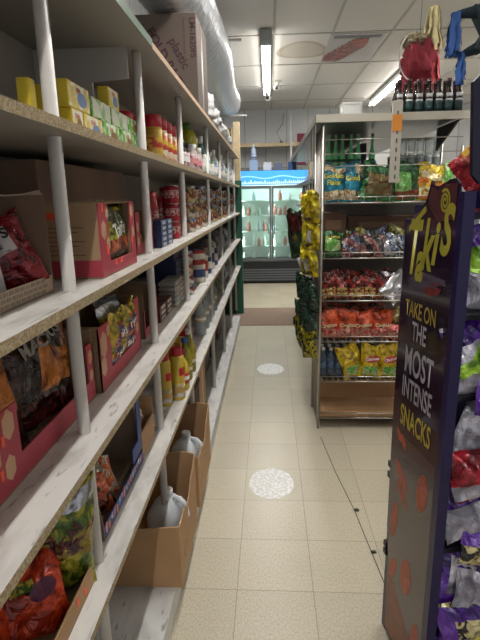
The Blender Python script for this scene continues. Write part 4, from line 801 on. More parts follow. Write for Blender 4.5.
# wire rack
rk = T('wire_rack', 'zinc wire rack of snacks on the end of the shelving', 'rack', (.59, 3.3, 0))
wx0, wx1, wy0, wy1 = .325, 1.13, 3.11, 3.47
for (x, y, zt_) in ((wx0, wy0, 1.93), (wx0-.01, wy1, 1.93), (wx1, wy0, 1.8), (wx1, wy1, 1.93)):
    rk.part('upright', G().tube([(x, y, 0), (x, y, zt_)], .009, 8), CHROME)
g = G()
for i in range(7): y = wy0+.05*i+.03; g.tube([(wx0-.005, y, .02), (wx0-.005, y, 1.93)], .0025, 5)
rk.part('side_wires', g, CHROME)
RZ = (.075, .335, .61, .88, 1.15, 1.485)
for z in RZ:
    g = G(); g.tube([(wx0, wy0, z), (wx1, wy0, z)], .0045, 6); g.tube([(wx0, wy0, z+.035), (wx1, wy0, z+.035)], .0035, 6); g.tube([(wx0, wy1, z), (wx1, wy1, z)], .0045, 6)
    g.tube([(wx0, wy0, z), (wx0, wy1, z)], .004, 6); g.tube([(wx1, wy0, z), (wx1, wy1, z)], .004, 6)
    for i in range(21): x = wx0+.02+i*(wx1-wx0-.04)/20; g.tube([(x, wy0, z), (x, wy1, z)], .0018, 5); 
    for i in range(11): x = wx0+.02+i*(wx1-wx0-.04)/10; g.tube([(x, wy0, z), (x, wy0, z+.035)], .0016, 5)
    rk.part('wire_shelf', g, CHROME)
g = G()
for z in (1.70, 1.77, 1.85): g.tube([(wx0, wy0, z), (wx1, wy0, z)], .003, 6)
rk.part('guard_rail', g, CHROME)
g = G().box(.712, .768, wy0-.03, wy0-.012, 1.60, 2.05)
up = rk.part('slotted_upright', g, mat('pale_upright', '#b3ada0', .5)); g = G()
for k in range(8): g.box(.738, .747, wy0-.0308, wy0-.03, 1.62+k*.05, 1.645+k*.05)
rk.part('slots', g, mat('slot_dark', '#4c4a46', .6), parent=up)
rk.part('price_tag', G().box(.712, .768, wy0-.034, wy0-.031, 1.885, 1.975), mat('orange_price_tag', '#d88a30', .5), parent=up, label='orange price tag')
one('cardboard_sheet', G().box(wx0+.01, wx1-.02, wy0+.012, wy1-.012, RZ[0]+.006, RZ[0]+.012).box(wx0+.01, wx1-.02, wy1-.03, wy1-.024, RZ[0]+.012, RZ[0]+.15).box(wx0+.01, wx1-.02, wy0+.008, wy0+.012, RZ[0]+.006, RZ[0]+.045), CARD, 'brown cardboard sheet lining the empty bottom shelf of the wire rack', 'cardboard', (.7, 3.29, RZ[0]+.006))
# --- bags on rack top row
TEAL = foil('teal_film', '#1a8aa4', '#117088', sc=9); CREAM = foil('cream_chip_film', '#c9c0a0', '#b98a50', sc=40); DGN = foil('dark_green_film', '#2c6a38', '#24502c', sc=9); OLG = foil('olive_print_film', '#5f6034', '#8a5a3a', sc=30); LGN = foil('light_green_film', '#5fa548', '#c4d898', sc=14); YLF = foil('bright_yellow_film', '#cfb21c', '#b89a14', sc=10); ORF = foil('orange_film', '#d8702a', '#e6c23c', sc=18)
YINK = mat('yellow_ink', '#d6cf4a', .45); REDINK = mat('red_ink', '#b02030', .45)
zz = RZ[5]+.006
bag('chip_bag', 'teal potato chip bag at the left end of the top rack row', .155, .225, .06, [TEAL, CREAM], lambda u, v: 1 if v < .3 or v > .85 else 0, (.40, 3.20, zz), (R(-5), 0, 0), 'top row chip bags', seed=80, logo=[('Golden', .04, YINK, 0, .155, 0), ('Flake', .04, YINK, .0, .115, 0)], seal=TEAL)
bag('chip_bag', 'teal chip bag second from the left in the top rack row, tilted', .155, .235, .06, [TEAL, CREAM], lambda u, v: 1 if (v < .3) or (u > .2 and v > .7) else 0, (.505, 3.225, zz), (R(-7), R(6), R(6)), 'top row chip bags', seed=81, logo=[('Gold', .045, YINK, 0, .14, .15)], seal=TEAL)
bag('chip_bag', 'green and cream chip bag partly hidden behind the dark green bag', .13, .24, .05, [LGN, CREAM], lambda u, v: 1 if .3 < v < .7 and u < .2 else 0, (.59, 3.27, zz), (R(-5), R(4), 0), 'top row chip bags', seed=82, seal=TEAL)
bag('chip_bag', 'large dark green and olive chip bag leaning in the top rack row', .23, .225, .07, [DGN, OLG], lambda u, v: 1 if (abs(u) < .65 and .12 < v < .75) else 0, (.665, 3.19, zz), (R(-8), R(9), 0), 'top row chip bags', seed=83, seal=DGN, patch=(.0, .14, .05, .022, 0, foil('brown_print', '#6a4a2c', '#9a8a50', sc=40), 'oval'))
bag('chip_bag', 'green chip bag with light green splash in the top rack row', .20, .23, .07, [DGN, LGN, foil('red_print_film', '#7a2a20', '#8a5a30', sc=30)], lambda u, v: 2 if v < .2 else (1 if abs(u+.1) < .5 and v < .75 else 0), (.835, 3.21, zz), (R(-6), R(-3), 0), 'top row chip bags', seed=84, seal=DGN)
bag('chip_bag', 'yellow and orange chip bag right of the green ones in the top rack row', .17, .22, .06, [YLF, ORF, foil('white_yellow_film', '#d8cfa0', '#cfa03c', sc=20)], lambda u, v: 1 if .35 < v < .55 or v < .12 else (2 if v < .8 else 0), (.985, 3.22, zz), (R(-6), R(3), 0), 'top row chip bags', seed=85, seal=YLF)
bag('chip_bag', 'green and yellow chip bag at the right end of the top rack row', .14, .22, .05, [LGN, YLF], lambda u, v: 1 if .2 < v < .5 else 0, (1.09, 3.25, zz), (R(-6), 0, 0), 'top row chip bags', seed=86, seal=LGN)
# bottles behind row
GBT = glassy('green_bottle_glass', '#78e092', .9, .15)
for i in range(8):
    if i == 6: continue
    x = .345+i*.047+(.012 if i > 3 else 0)
    bottle('green_bottle', 'green long neck bottle behind the teal chip bags, %s from left' % ('1st', '2nd', '3rd', '4th', '5th', '6th', '', '7th')[i], [(.021, 0), (.021, .13), (.010, .17), (.009, .25), (.0105, .25)], [GBT], None, (x+.02, 3.60, 1.671), 'green long neck bottles', cap=(.011, .245, .262, mat('pale_green_cap', '#8fc49a', .4)), labelband=(.0218, .04, .1, mat('dark_green_label2', '#1c5c34', .4), mat('pale_green_cap', '#8fc49a', .4) if i != 4 else mat('purple_label', '#5a3a78', .4)), n=14)
t = T('riser_shelf', 'grey riser shelf behind the top row of chip bags', 'shelf', (.76, 3.68, 1.66)); t.part('deck', G().box(.33, 1.13, 3.545, 4.1, 1.655, 1.67), GW); t.part('lip', G().box(.33, 1.13, 3.54, 3.545, 1.65, 1.69), GW)
JG = glassy('clear_jar_glass', '#e4eef0', .25, .06)
for j in range(2):
    for i in range(6):
        bottle('glass_cup', 'clear glass cup in the %s row to the right of the slotted upright' % ('front', 'rear')[j], [(.022, 0), (.024, .01), (.026, .09), (.027, .115), (.024, .115), (.022, .02)], [JG], None, (.86+i*.056, 3.60+j*.09, 1.671), ('front', 'rear')[j]+' row of clear cups', cat='cup', labelband=(.0272, .1, .112, mat('pale_cup_band', '#c5cbc8', .3), WCAP), n=14)
        if j == 0: bottle('glass_cup', 'clear glass cup stacked on the front row right of the slotted upright', [(.022, 0), (.024, .01), (.026, .09), (.027, .11), (.024, .11)], [JG], None, (.86+i*.056, 3.60, 1.671+.1165), 'upper clear cups', cat='cup', labelband=(.0272, .09, .105, mat('pale_cup_band', '#c5cbc8', .3), WCAP), n=14)
# row z=1.15
zz = RZ[4]+.006
bag('snack_pouch', 'small green snack bag at the left end of the second rack row', .14, .155, .06, [DGN, LGN], lambda u, v: 1 if .2 < v < .7 and abs(u) < .7 else 0, (.40, 3.17, zz), (R(-5), 0, 0), 'second row snack bags', seed=90, logo=[('HUESITOS', .02, YINK, 0, .12, 0)], seal=DGN)
NSF = foil('navy_silver_film', '#33405c', '#b0b4bc', sc=26); PKF = foil('maroon_pink_film', '#6a3238', '#b08a80', sc=26); OLF = foil('olive_gold_film', '#7a7428', '#4a4a1c', sc=20); DKF = foil('dark_film', '#26282c', '#5a6060', sc=26)
for k, (x, y, dz, m1, m2, lab) in enumerate(((.53, 3.17, 0, PKF, NSF, 'maroon and pink snack bag beside the small green bag'), (.64, 3.16, 0, PKF, DKF, 'maroon snack bag in the middle of the second rack row'), (.76, 3.17, 0, NSF, SILV, 'navy and silver snack bag, right of middle in the second rack row'), (.88, 3.18, 0, NSF, DKF, 'navy snack bag near the banner in the second rack row'), (.57, 3.30, .05, OLF, DKF, 'olive and dark snack bag in the rear of the second rack row, left'), (.70, 3.30, .06, DKF, NSF, 'dark snack bag in the rear of the second rack row, middle'), (.83, 3.29, .08, OLF, OLF, 'golden olive snack bag in the rear of the second rack row, right'), (.96, 3.28, .08, OLF, DKF, 'olive snack bag in the rear of the second rack row, far right'))):
    bag('snack_pouch', lab, .155, .135+(.03 if dz else 0), .075, [m1, m2], lambda u, v: 1 if math.sin(5*u+7*v+k) > .2 else 0, (x, y, zz+dz*.1), (R(-16 if not dz else -5), R((-14, 10, 16, -12, 5, -6, 7, -5)[k]), R((4, -8, 6, 5, 3, -5, 4, 0)[k])), 'second row snack bags', seed=91+k, crumple=1.4)
t = T('brown_carton', 'dark brown carton at the left rear of the second rack row', 'carton', (.42, 3.38, zz)); t.part('carton', G().box(.345, .50, 3.30, 3.45, zz, zz+.27, b=.002), mat('deep_brown_card', '#5c4434', .8)); t.part('label', G().box(.37, .47, 3.2993, 3.30, zz+.16, zz+.22), mat('brown_label', '#7a5c44', .7))
t = T('brown_carton', 'dark brown carton behind the rear snack bags, second row', 'carton', (.72, 3.42, zz)); t.part('carton', G().box(.53, 1.05, 3.40, 3.455, zz, zz+.24, b=.002), mat('deep_brown_card', '#5c4434', .8)); t.part('label', G().box(.6, .9, 3.3993, 3.40, zz+.16, zz+.2), mat('brown_label', '#7a5c44', .7))
# row z=.88
zz = RZ[3]+.006
RDF = foil('red_snack_film', '#8c2a1c', '#5c1a12', sc=22); RYF = foil('red_yellow_film', '#b0a05a', '#8a2a1c', sc=34)
for k in range(5):
    bag('snack_pouch', 'small red bag with yellow snack print, %s in the third rack row' % ('leftmost', 'second', 'third', 'fourth', 'fifth')[k], .115, .145, .05, [RDF, RYF], lambda u, v: 1 if v < .45 and abs(u) < .85 else 0, (.385+k*.088, 3.165+.01*(k % 2), zz), (R(-14), R((-6, 5, -3, 8, 4)[k]), R((0, 6, -5, 3, 8)[k])), 'third row red snack bags', seed=100+k, seal=RDF)
for k in range(4):
    bag('snack_pouch', 'red bag in the back line of the third rack row, %s' % ('left', 'centre left', 'centre right', 'right')[k], .13, .165, .05, [RDF, RYF], lambda u, v: 1 if .3 < v < .5 else 0, (.41+k*.11, 3.27, zz), (R(-8), R((4, -5, 3, -4)[k]), 0), 'third row rear red bags', seed=106+k, seal=RDF)
bag('snack_pouch', 'upside down silver foil bag hanging over the third rack row edge', .15, .19, .05, [SILV], lambda u, v: 0, (.745, 3.14, zz+.005), (R(-22), R(48), 0), seed=111, crumple=1.8)
bag('snack_pouch', 'dark grey foil bag behind the silver one on the third rack row', .17, .17, .05, [DKF, SILV], lambda u, v: 1 if v > .8 else 0, (.83, 3.24, zz), (R(-8), R(-6), 0), seed=112)
# row z=.61
zz = RZ[2]+.006
OR2 = foil('hot_orange_film', '#c24a1a', '#a83414', sc=10); ORC = foil('red_white_print_film', '#b0262a', '#c9a08a', sc=30)
for k in range(4):
    bag('orange_snack_bag', 'orange red snack bag with pale lettering, %s in the fourth rack row' % ('leftmost', 'second', 'third', 'fourth')[k], .145, .185, .07, [OR2, ORC], lambda u, v: 1 if v < .36 else 0, (.395+k*.112, 3.18, zz), (R(-10), R((-3, 4, -2, 6)[k]), R((0, 4, -4, 5)[k])), 'fourth row orange bags', seed=120+k, logo=[('Crujitos', .032, mat('cream_ink', '#d8c8a0', .45), 0, .085, .08)], seal=OR2)
for k in range(3):
    bag('orange_snack_bag', 'orange snack bag in the back line of the fourth rack row, %s' % ('left', 'middle', 'right')[k], .16, .21, .06, [OR2, foil('brown_orange_film', '#8a3c18', '#5c2410', sc=12)], lambda u, v: 1 if v > .7 else 0, (.42+k*.14, 3.32, zz), (R(-6), R((3, -4, 2)[k]), 0), 'fourth row rear orange bags', seed=126+k, seal=OR2)
GLF = foil('gold_foil_film', '#8c7c3c', '#5c4a20', sc=20)
bag('snack_pouch', 'crumpled golden foil bag near the banner in the fourth rack row', .17, .19, .07, [GLF, GLF], lambda u, v: 0, (.80, 3.24, zz), (R(-10), R(10), R(-8)), seed=130, crumple=1.8)
bag('snack_pouch', 'red and pale bag low beside the golden foil bag', .15, .10, .05, [ORC], lambda u, v: 0, (.835, 3.15, zz), (R(-12), R(3), 0), seed=131)
# row z=.335
zz = RZ[1]+.006
WB = glassy('water_bottle_plastic', '#8fa2b4', .22, .08); BLW = mat('blue_water_label', '#33435c', .4, col2='#566a84', scale=20)
for j in range(3):
    for i in range(3 if j == 0 else (4 if j == 1 else 8)):
        bottle('water_bottle', 'small water bottle with blue label in the %s line on the fifth rack row' % ('front', 'middle', 'rear')[j], [(.024, 0), (.026, .005), (.025, .06), (.026, .12), (.012, .16), (.011, .175)], [WB], None, (.365+i*.052, 3.24+j*.085, zz), 'fifth row water bottles, %s line' % ('front', 'middle', 'rear')[j], cap=(.013, .172, .188, WCAP), labelband=(.0265, .05, .1, BLW, BLW), n=12)
for k, (x, y, ry, rz, lab) in enumerate(((.665, 3.165, 6, 0, 'yellow corn snack bag with red oval logo, left of the pair'), (.80, 3.16, -2, 5, 'yellow corn snack bag with red oval logo, right by the banner'), (.585, 3.19, -20, 4, 'yellow snack bag leaning behind the left one toward the water bottles'), (.93, 3.18, 4, 0, 'yellow corn snack bag mostly hidden by the banner'))):
    bag('corn_snack_bag', lab, .155, .235, .07, [YLF, LGN, RDF], lambda u, v: 1 if (.08 < v < .34 and abs(u) < .65) else 0, (x, y, zz), (R(-7), R(ry), R(rz)), 'yellow corn snack bags', seed=140+k, patch=(0, .135, .05, .022, .2, REDINK, 'oval') if k != 2 else None, logo=[('Churros', .026, WINK, 0, .135, .2)] if k != 2 else None, seal=YLF)
bag('snack_pouch', 'dark red bag top right behind the yellow corn bags', .13, .25, .05, [RDF], lambda u, v: 0, (.865, 3.27, zz), (R(-4), R(2), 0), seed=146)
# hanging strips on aisle side
YF2 = foil('shiny_yellow_film', '#d0bc18', '#a89410', sc=9)
for (yy, lab) in ((3.17, 'clip strip nearest the wire rack corner'), (3.35, 'clip strip behind the nearest yellow bags'), (3.58, 'third clip strip along the aisle side'), (3.72, 'clip strip of the first bottle green bag'), (3.92, 'farthest clip strip on the aisle side')):
    st = T('clip_strip', lab, 'strip', (.285, yy, .5), group='hanging clip strips'); st.part('strip', G().box(.281, .284, yy-.008, yy+.008, .5, 1.946), CHROME)
    for kk in range(8): st.part('hook', G().tube([(.283, yy, .6+kk*.15), (.25, yy, .6+kk*.15)], .002, 5), CHROME)
k = 0
for (z, rx) in ((1.375, 5), (1.205, -4), (1.035, 3)):
    for (y, x) in ((3.16, .262), (3.34, .255)):
        bag('hanging_snack_bag', 'shiny yellow snack bag on the aisle side strip, %s %s' % (('upper', 'middle', 'lower')[k//2], ('near', 'far')[k % 2]), .16, .18, .055, [YF2, YF2, GLF], lambda u, v: 2 if v < .15 and abs(u) < .5 else 0, (x, y, z), (R(rx), R(4-2*k), R(-52 if k % 2 == 0 else -70)), 'yellow bags on the clip strip', seed=150+k, crumple=1.6, patch=(0, .08, .025, .035, 0, mat('grey_print', '#8f8f80', .5), 'rect') if k > 1 else None)
        k += 1
DGB = foil('bottle_green_film', '#123c24', '#0c2a1c', sc=12); DRB = foil('oxblood_film', '#4a1614', '#2a0e0e', sc=12)
for k, (y, z, m1, m2, lab) in enumerate(((3.72, 1.10, DGB, DRB, 'dark green and oxblood bag hanging farther along the aisle side'), (3.92, 1.06, DGB, DRB, 'second dark green bag hanging farther along the aisle side'))):
    bag('hanging_snack_bag', lab, .19, .34, .06, [m1, m2, GLF], lambda u, v: 1 if v > .5 else (2 if .3 < v < .45 and abs(u) < .5 else 0), (.225, y, z), (R(3), R(-8), R(-60)), 'dark bags hanging on the aisle side', seed=160+k)
BKF = foil('black_green_film', '#14241c', '#3a5a48', sc=24); BYF = foil('black_yellow_film', '#1c2a18', '#c0b020', sc=22)
k = 0
for z in (.80, .62, .48):
    for (y, x) in ((3.17, .27), (3.36, .26), (3.58, .25)):
        bag('hanging_snack_bag', 'dark bag with %s print low on the aisle side, %s %s' % ('yellow' if z < .5 else 'green', ('top', 'middle', 'bottom')[k//3], ('near', 'centre', 'far')[k % 3]), .15, .19, .055, [BKF if z > .5 else BYF, BYF], lambda u, v: 1 if v < .3 and z < .7 else 0, (x, y, z), (R(4), R(5-2*k), R(-55)), 'dark bags low on the aisle side', seed=170+k, crumple=1.5)
        k += 1
# goods on gondola aisle side
rr = random.Random(12)
for zi, z in enumerate((.44, .77, 1.12, 1.44)):
    for i in range(5):
        y = 4.3+i*.46; h = .2+.05*rr.random(); c = ['#3a5a40', '#6a5a30', '#4a3028', '#8a8a80', '#2a3a58'][(i+zi*2) % 5]
        bag('side_shelf_bag', 'bag of goods on the aisle side of the gondola, shelf %s, place %s along' % (('one', 'two', 'three', 'four')[zi], ('one', 'two', 'three', 'four', 'five')[i]), .3, h, .08, [foil('side_%s' % c[1:], c, '#9a9a8a', sc=20)], lambda u, v: 0, (.43, y, z+.0015), (R(-4), 0, R(-90)), 'goods on the gondola aisle side', seed=200+zi*5+i, nu=8, nv=8)
t = T('price_sign', 'blue price sign clipped at the far corner of the gondola top', 'sign', (.26, 5.0, 1.83)); t.part('sign_board', G().box(.235, .34, 6.3, 6.31, 1.84, 1.94), mat('blue_sign', '#4a6aa8', .5)); t.part('clip', G().box(.30, .31, 6.31, 6.34, 1.90, 1.95), CHROME)
# gondola top shelf back lines: bottles on canopy
DKB = glassy('dark_amber_glass', '#2a1812', .88, .08); BLB = mat('black_bottle_label', '#1c3434', .4); NCK = mat('dark_neck_foil', '#4a2430', .4)
for j, y in enumerate((3.17, 3.24)):
    for i in range(7):
        bottle('beer_bottle', 'dark bottle on the pale canopy, %s row, %s from left' % (('front', 'back')[j], ('1st', '2nd', '3rd', '4th', '5th', '6th', '7th')[i]), [(.024, 0), (.026, .004), (.026, .10), (.022, .125), (.012, .155), (.011, .185), (.013, .19), (.012, .2)], [DKB], None, (.765+i*.0565, y, 1.986 if y < 3.12 else 1.9685), 'dark bottles on the canopy', cap=(.0135, .196, .207, NCK), labelband=(.0265, .03, .09, BLB, mat('green_black_print', '#2a4a48', .4) if i % 2 else BLB), n=16)
# silver shoulder label discs
for i in range(7):
    g = G(); n = 14; x = .765+i*.0565
    for q in range(6):
        a, b_ = R(-90-50+q*100/6), R(-90-50+(q+1)*100/6); r = .0222; g.add([(x+.0268*math.cos(a), 3.17+.0268*math.sin(a), 1.9685+.088), (x+.0268*math.cos(b_), 3.17+.0268*math.sin(b_), 1.9685+.088), (x+r*math.cos(b_), 3.17+r*math.sin(b_), 1.9685+.128), (x+r*math.cos(a), 3.17+r*math.sin(a), 1.9685+.128)], [(0,1,2,3)], 0, True)
    b0 = [o for o in COL.objects if o.name.startswith('beer_bottle') and abs(o.location.x-x) < .01 and abs(o.location.y-3.17) < .01][0]
    o = bpy.data.objects.new('shoulder_label', g.mesh('shoulder_label', mat('silver_label', '#c4c8c8', .35), tuple(b0.location))); COL.objects.link(o); o.parent = b0
t = T('white_box', 'small white box standing on the canopy left of the dark bottles', 'box', (.6, 3.9, 1.968)); t.part('carton', G().box(.55, .69, 3.95, 4.1, 1.9685, 2.18, b=.002), mat('white_box_card', '#d0d0cc', .5)); t.part('lid', G().box(.547, .693, 3.947, 4.103, 2.18, 2.195, b=.001), mat('white_box_card', '#d0d0cc', .5))
# red chip bag lying on top right
bag('chip_bag', 'red and yellow chip bag lying on top of the purple display rack', .17, .24, .06, [foil('scarlet_film', '#b81c2c', '#8a1420', sc=10), foil('yellow_chip_film', '#c9a030', '#b0302c', sc=30), foil('white_chip_film', '#d0c8c8', '#b84a50', sc=20)], lambda u, v: 1 if .15 < v < .55 and u < .4 else (2 if v > .55 and v < .75 and u > -.2 else 0), (.555, 1.50, 1.545), (R(-25), R(55), R(5)), seed=230, logo=[('LISTOS', .035, WINK, 0, .14, .2)])

# ================================================================ PINATAS
def fringe_tassel(t, name, c, r0, r1, h, m_, n=26, seed=1):
    n *= 2; r0 *= 1.6; r1 *= 1.5
    rr = random.Random(seed); g = G()
    for i in range(n):
        a = rr.uniform(0, 6.28); q = rr.uniform(.1, 1); L = h*rr.uniform(.8, 1.05); wv = .010
        x0, y0_ = c[0]+r0*q*math.cos(a), c[1]+r0*q*math.sin(a); xe, ye = c[0]+r1*q*math.cos(a), c[1]+r1*q*math.sin(a)
        dx, dy = -math.sin(a)*wv, math.cos(a)*wv; v = []
        for k in range(6):
            f_ = k/5; x = x0+(xe-x0)*f_+.006*math.sin(k*2+i); y = y0_+(ye-y0_)*f_+.006*math.cos(k*2.3+i); z = c[2]-L*f_; v += [(x-dx, y-dy, z), (x+dx, y+dy, z)]
        g.add(v, [(2*k, 2*k+1, 2*k+3, 2*k+2) for k in range(5)], 0, True)
    return t.part(name, g, m_)
RP = mat('red_tissue', '#8e2636', .8, var=.25, scale=30); LRP = mat('coral_tissue', '#d0545a', .8, var=.2, scale=30); CP_ = mat('cream_tissue', '#d8cc9c', .8, var=.2, scale=30); BP = mat('blue_tissue', '#3a66b0', .8, var=.25, scale=30); KH = mat('khaki_tissue', '#b0a488', .8, var=.2, scale=30); DTP = mat('dark_teal_tissue', '#20343c', .8, var=.25, scale=40)
def fringed_lump(t, name, c, s, m_, seed):
    g = G(); n = 20; v = []
    for j in range(n+1):
        th = math.pi*j/n
        for i in range(n*2):
            ph = math.pi*i/n; d = Vector((math.sin(th)*math.cos(ph), math.sin(th)*math.sin(ph), math.cos(th))); k = 1+.4*noise.noise(d*3+Vector((seed, 0, 0)))+(.12 if j % 2 else -.04)*(1 if i % 2 else .3)+.1*noise.noise(d*14)
            v.append((c[0]+s[0]*d.x*k, c[1]+s[1]*d.y*k, c[2]+s[2]*d.z*k-(.015 if j % 2 else 0)))
    g.add(v, [(j*2*n+i, (j+1)*2*n+i, (j+1)*2*n+(i+1) % (2*n), j*2*n+(i+1) % (2*n)) for j in range(n) for i in range(2*n)], 0, True)
    return t.part(name, g, m_)
py = 3.75
t = T('hanging_pinata', 'red fringed paper pinata with cream tassel hanging over the bottles', 'pinata', (.98, py, 2.3))
fringed_lump(t, 'body', (1.02, py, 2.375), (.105, .09, .165), RP, 4)
fringed_lump(t, 'paper_crown', (1.0, py, 2.535), (.085, .05, .05), KH, 9)
fringe_tassel(t, 'cream_tassel', (1.105, py, 2.735), .02, .05, .27, CP_, 34, 2)
fringe_tassel(t, 'coral_tassel', (1.115, py, 2.50), .02, .045, .28, LRP, 30, 3)
fringe_tassel(t, 'red_tassel', (.95, py, 2.40), .03, .05, .28, RP, 30, 5)
g = G(); v = []
for i in range(11): a = 2.2+i*.22; v += [(.99+.12*math.cos(a), py-.07, 2.42+.16*math.sin(a)), (.99+.113*math.cos(a), py-.075, 2.42+.15*math.sin(a))]
g.add(v, [(2*i, 2*i+1, 2*i+3, 2*i+2) for i in range(10)], 0); t.part('ribbon', g, mat('white_ribbon', '#c9c4c0', .4))
t.part('hanging_string', G().tube([(1.02, py, 2.55), (1.03, py, CEIL-.01)], .0015, 5), BLACKM)
py2 = 2.9
t = T('hanging_pinata', 'dark star pinata with blue tassels hanging at the right edge', 'pinata', (1.15, py2, 2.3))
g = G()
g.prism([(1.17, 2.25), (1.22, 2.33), (1.15, 2.45), (1.36, 2.43), (1.44, 2.30), (1.36, 2.20)], lambda a, b_, d: (a, py2-.05+d, b_), .1)
t.part('star_body', g, DTP)
fringe_tassel(t, 'blue_tassel', (1.075, py2, 2.43), .013, .028, .20, BP, 30, 6)
fringe_tassel(t, 'blue_tassel', (1.12, py2, 2.245), .008, .018, .15, BP, 24, 7)
g = G(); 
for (a, b_) in (((1.08, 2.42), (1.27, 2.42)), ((1.13, 2.235), (1.27, 2.27))): g.tube([(a[0], py2, a[1]), ((a[0]+b_[0])/2, py2, (a[1]+b_[1])/2+.01), (b_[0], py2, b_[1])], [.018, .032, .05], 8)
t.part('star_arm', g, DTP)
g = G(); g.prism([(1.16, 2.195), (1.17, 2.21), (1.27, 2.26), (1.27, 2.245)], lambda a, b_, d: (a, py2-.055+d, b_), .003); t.part('white_stripe', g, mat('white_ribbon', '#c9c4c0', .4))
t.part('hanging_string', G().tube([(1.30, py2, 2.36), (1.30, py2, CEIL-.01)], .0015, 5), BLACKM)

t.o.location.x -= .11
# ================================================================ PURPLE DISPLAY RACK WITH BANNER
AL = R(11); P0 = Vector((.414, 1.487, 0)); D = Vector((math.sin(AL), -math.cos(AL), 0)); W = Vector((math.cos(AL), math.sin(AL), 0))
def loc(s, z, d=0, q=None):   # s along the banner toward camera, d outward to the aisle
    p = P0+D*s-W*d; return (p.x, p.y, z)
NV = mat('purple_rack_paint', '#180f40', .3); DPU = mat('dark_banner_print', '#2a1530', .16, var=.35, scale=7, coat=.4)
t = T('snack_display_rack', 'dark purple display rack with a tall side banner lettered in yellow and white', 'display rack', (.55, 1.25, 0))
def sbox(g, s0, s1, d0, d1, z0, z1, mi=0):
    v = [loc(s, z, d) for z in (z0, z1) for (s, d) in ((s0, d0), (s1, d0), (s1, d1), (s0, d1))]
    return g.add(v, [(0,1,2,3), (7,6,5,4), (0,4,5,1), (1,5,6,2), (2,6,7,3), (3,7,4,0)], mi)
poly = [(-.001, .02), (-.006, .30), (-.03, .42), (-.034, .8), (-.03, 1.20), (-.02, 1.44), (.03, 1.475), (.08, 1.505), (.096, 1.53), (.108, 1.565), (.125, 1.552), (.15, 1.55), (.20, 1.565), (.225, 1.567), (.24, 1.555), (.246, 1.53), (.246, .02)]
bn = t.part('side_banner', G().prism(poly, lambda a, b_, d: loc(a, b_, d), .006), DPU, label='tall dark banner panel with printed chips')
# printed art on banner
def bpatch(name, polys, m_, dd=.0066, lab=None):
    g = G()
    for pl in polys: g.prism(pl, lambda a, b_, d: loc(a, b_, dd+d), .0005)
    return t.part(name, g, m_, parent=bn, label=lab)
bpatch('printed_swirl_ground', [[(.10, 1.50), (.112, 1.548), (.15, 1.54), (.18, 1.555), (.235, 1.555), (.235, 1.47), (.16, 1.46)]], mat('rust_print', '#4c2024', .4, var=.3, scale=20))
g = G(); v = []; 
for i in range(40):
    a = i*.38; r = .004+.027*i/40
    for rr_ in (r-.0035, r+.0035): v.append(loc(.185+rr_*.8*math.cos(a), 1.512+rr_*math.sin(a), .0075))
g.add(v, [(2*i, 2*i+1, 2*i+3, 2*i+2) for i in range(39)], 0)
OLY = mat('dull_yellow_print', '#a39c34', .45); OLY2 = mat('dim_yellow_print', '#a8923c', .45); GRW = mat('grey_white_print', '#a9a4ad', .45)
t.part('printed_swirl', g, OLY, parent=bn)
def bt(txt, size, m_, s, z, sx, sl=0, shear=0, bold=0, ang=0):
    c, s2 = math.cos(ang), math.sin(ang)
    t.text(txt, size, m_, lambda x, y: loc(s+x*c-y*s2, z+x*s2+y*c, .0073), sx=sx, shear=shear, parent=bn, bold=bold)
# brand lettering: tall slanted letters climbing to the right
for (ch, s, z, sz, sx) in (('T', .030, 1.375, .215, .52), ('a', .072, 1.345, .16, .62), ('k', .108, 1.39, .19, .55), ('i', .148, 1.40, .16, .7), ('S', .198, 1.435, .175, .6)):
    bt(ch, sz, OLY, s, z, sx, shear=.25, bold=.006)
bpatch('printed_stroke', [[(.005, 1.425), (.0, 1.44), (.09, 1.50), (.095, 1.485)]], OLY, .0071)
bpatch('printed_chip_bowl', [[(.05+.07*math.cos(2*math.pi*i/16)+.06, 1.285+.022*math.sin(2*math.pi*i/16)) for i in range(16)], [(.02, 1.29), (.10, 1.32), (.21, 1.315), (.22, 1.30), (.11, 1.30)]], mat('grey_mauve_print', '#504858', .4), .0064)
bpatch('printed_red_chips', [[(.10, 1.27), (.13, 1.285), (.20, 1.29), (.19, 1.275), (.15, 1.26)], [(.13, 1.292), (.20, 1.305), (.18, 1.295)]], mat('red_brown_print', '#7c2e2a', .4, var=.4, scale=40), .0069)
bt('TAKE ON', .066, OLY2, .098, 1.203, .62, bold=.001)
bt('THE', .078, GRW, .100, 1.14, .58, bold=.0015)
bt('MOST', .115, GRW, .108, 1.045, .55, bold=.002)
bt('INTENSE', .092, GRW, .108, .957, .50, bold=.0015)
bt('SNACKS', .092, mat('snack_yellow_print', '#bba63c', .45), .112, .862, .54, bold=.002)
bpatch('printed_lower_field', [[(.0, .03), (.24, .03), (.24, .80), (-.025, .80)]], mat('mauve_grey_print', '#4e3c44', .16, var=.2, scale=6, coat=.4), .0061)
chips = []
rr = random.Random(21)
for (s, z, L, wd, an) in ((.02, .79, .05, .012, -.9), (.05, .78, .05, .012, -.9), (.18, .68, .13, .03, 1.45), (.05, .66, .12, .02, -.75), (.02, .48, .15, .022, 1.4), (.12, .34, .13, .035, 1.5), (.06, .60, .1, .014, -.7), (.03, .30, .1, .02, 1.2), (.20, .18, .12, .02, 1.5)):
    c, s2 = math.cos(an), math.sin(an); chips.append([(s+L/2*math.cos(a)*c-wd*math.sin(a)*s2, z+L/2*math.cos(a)*s2+wd*math.sin(a)*c) for a in [2*math.pi*i/12 for i in range(12)]])
for cpl in chips: bpatch('printed_rolled_chip', [cpl], mat('rusty_chip_print', '#b8502e', .3, var=.3, scale=40), .0068)
bpatch('printed_glow', [[(.0, .03), (.24, .03), (.24, .17), (.20, .20), (.16, .15), (.03, .26), (-.004, .28)]], mat('rust_glow_print', '#8a4c34', .3, var=.35, scale=14), .0065)
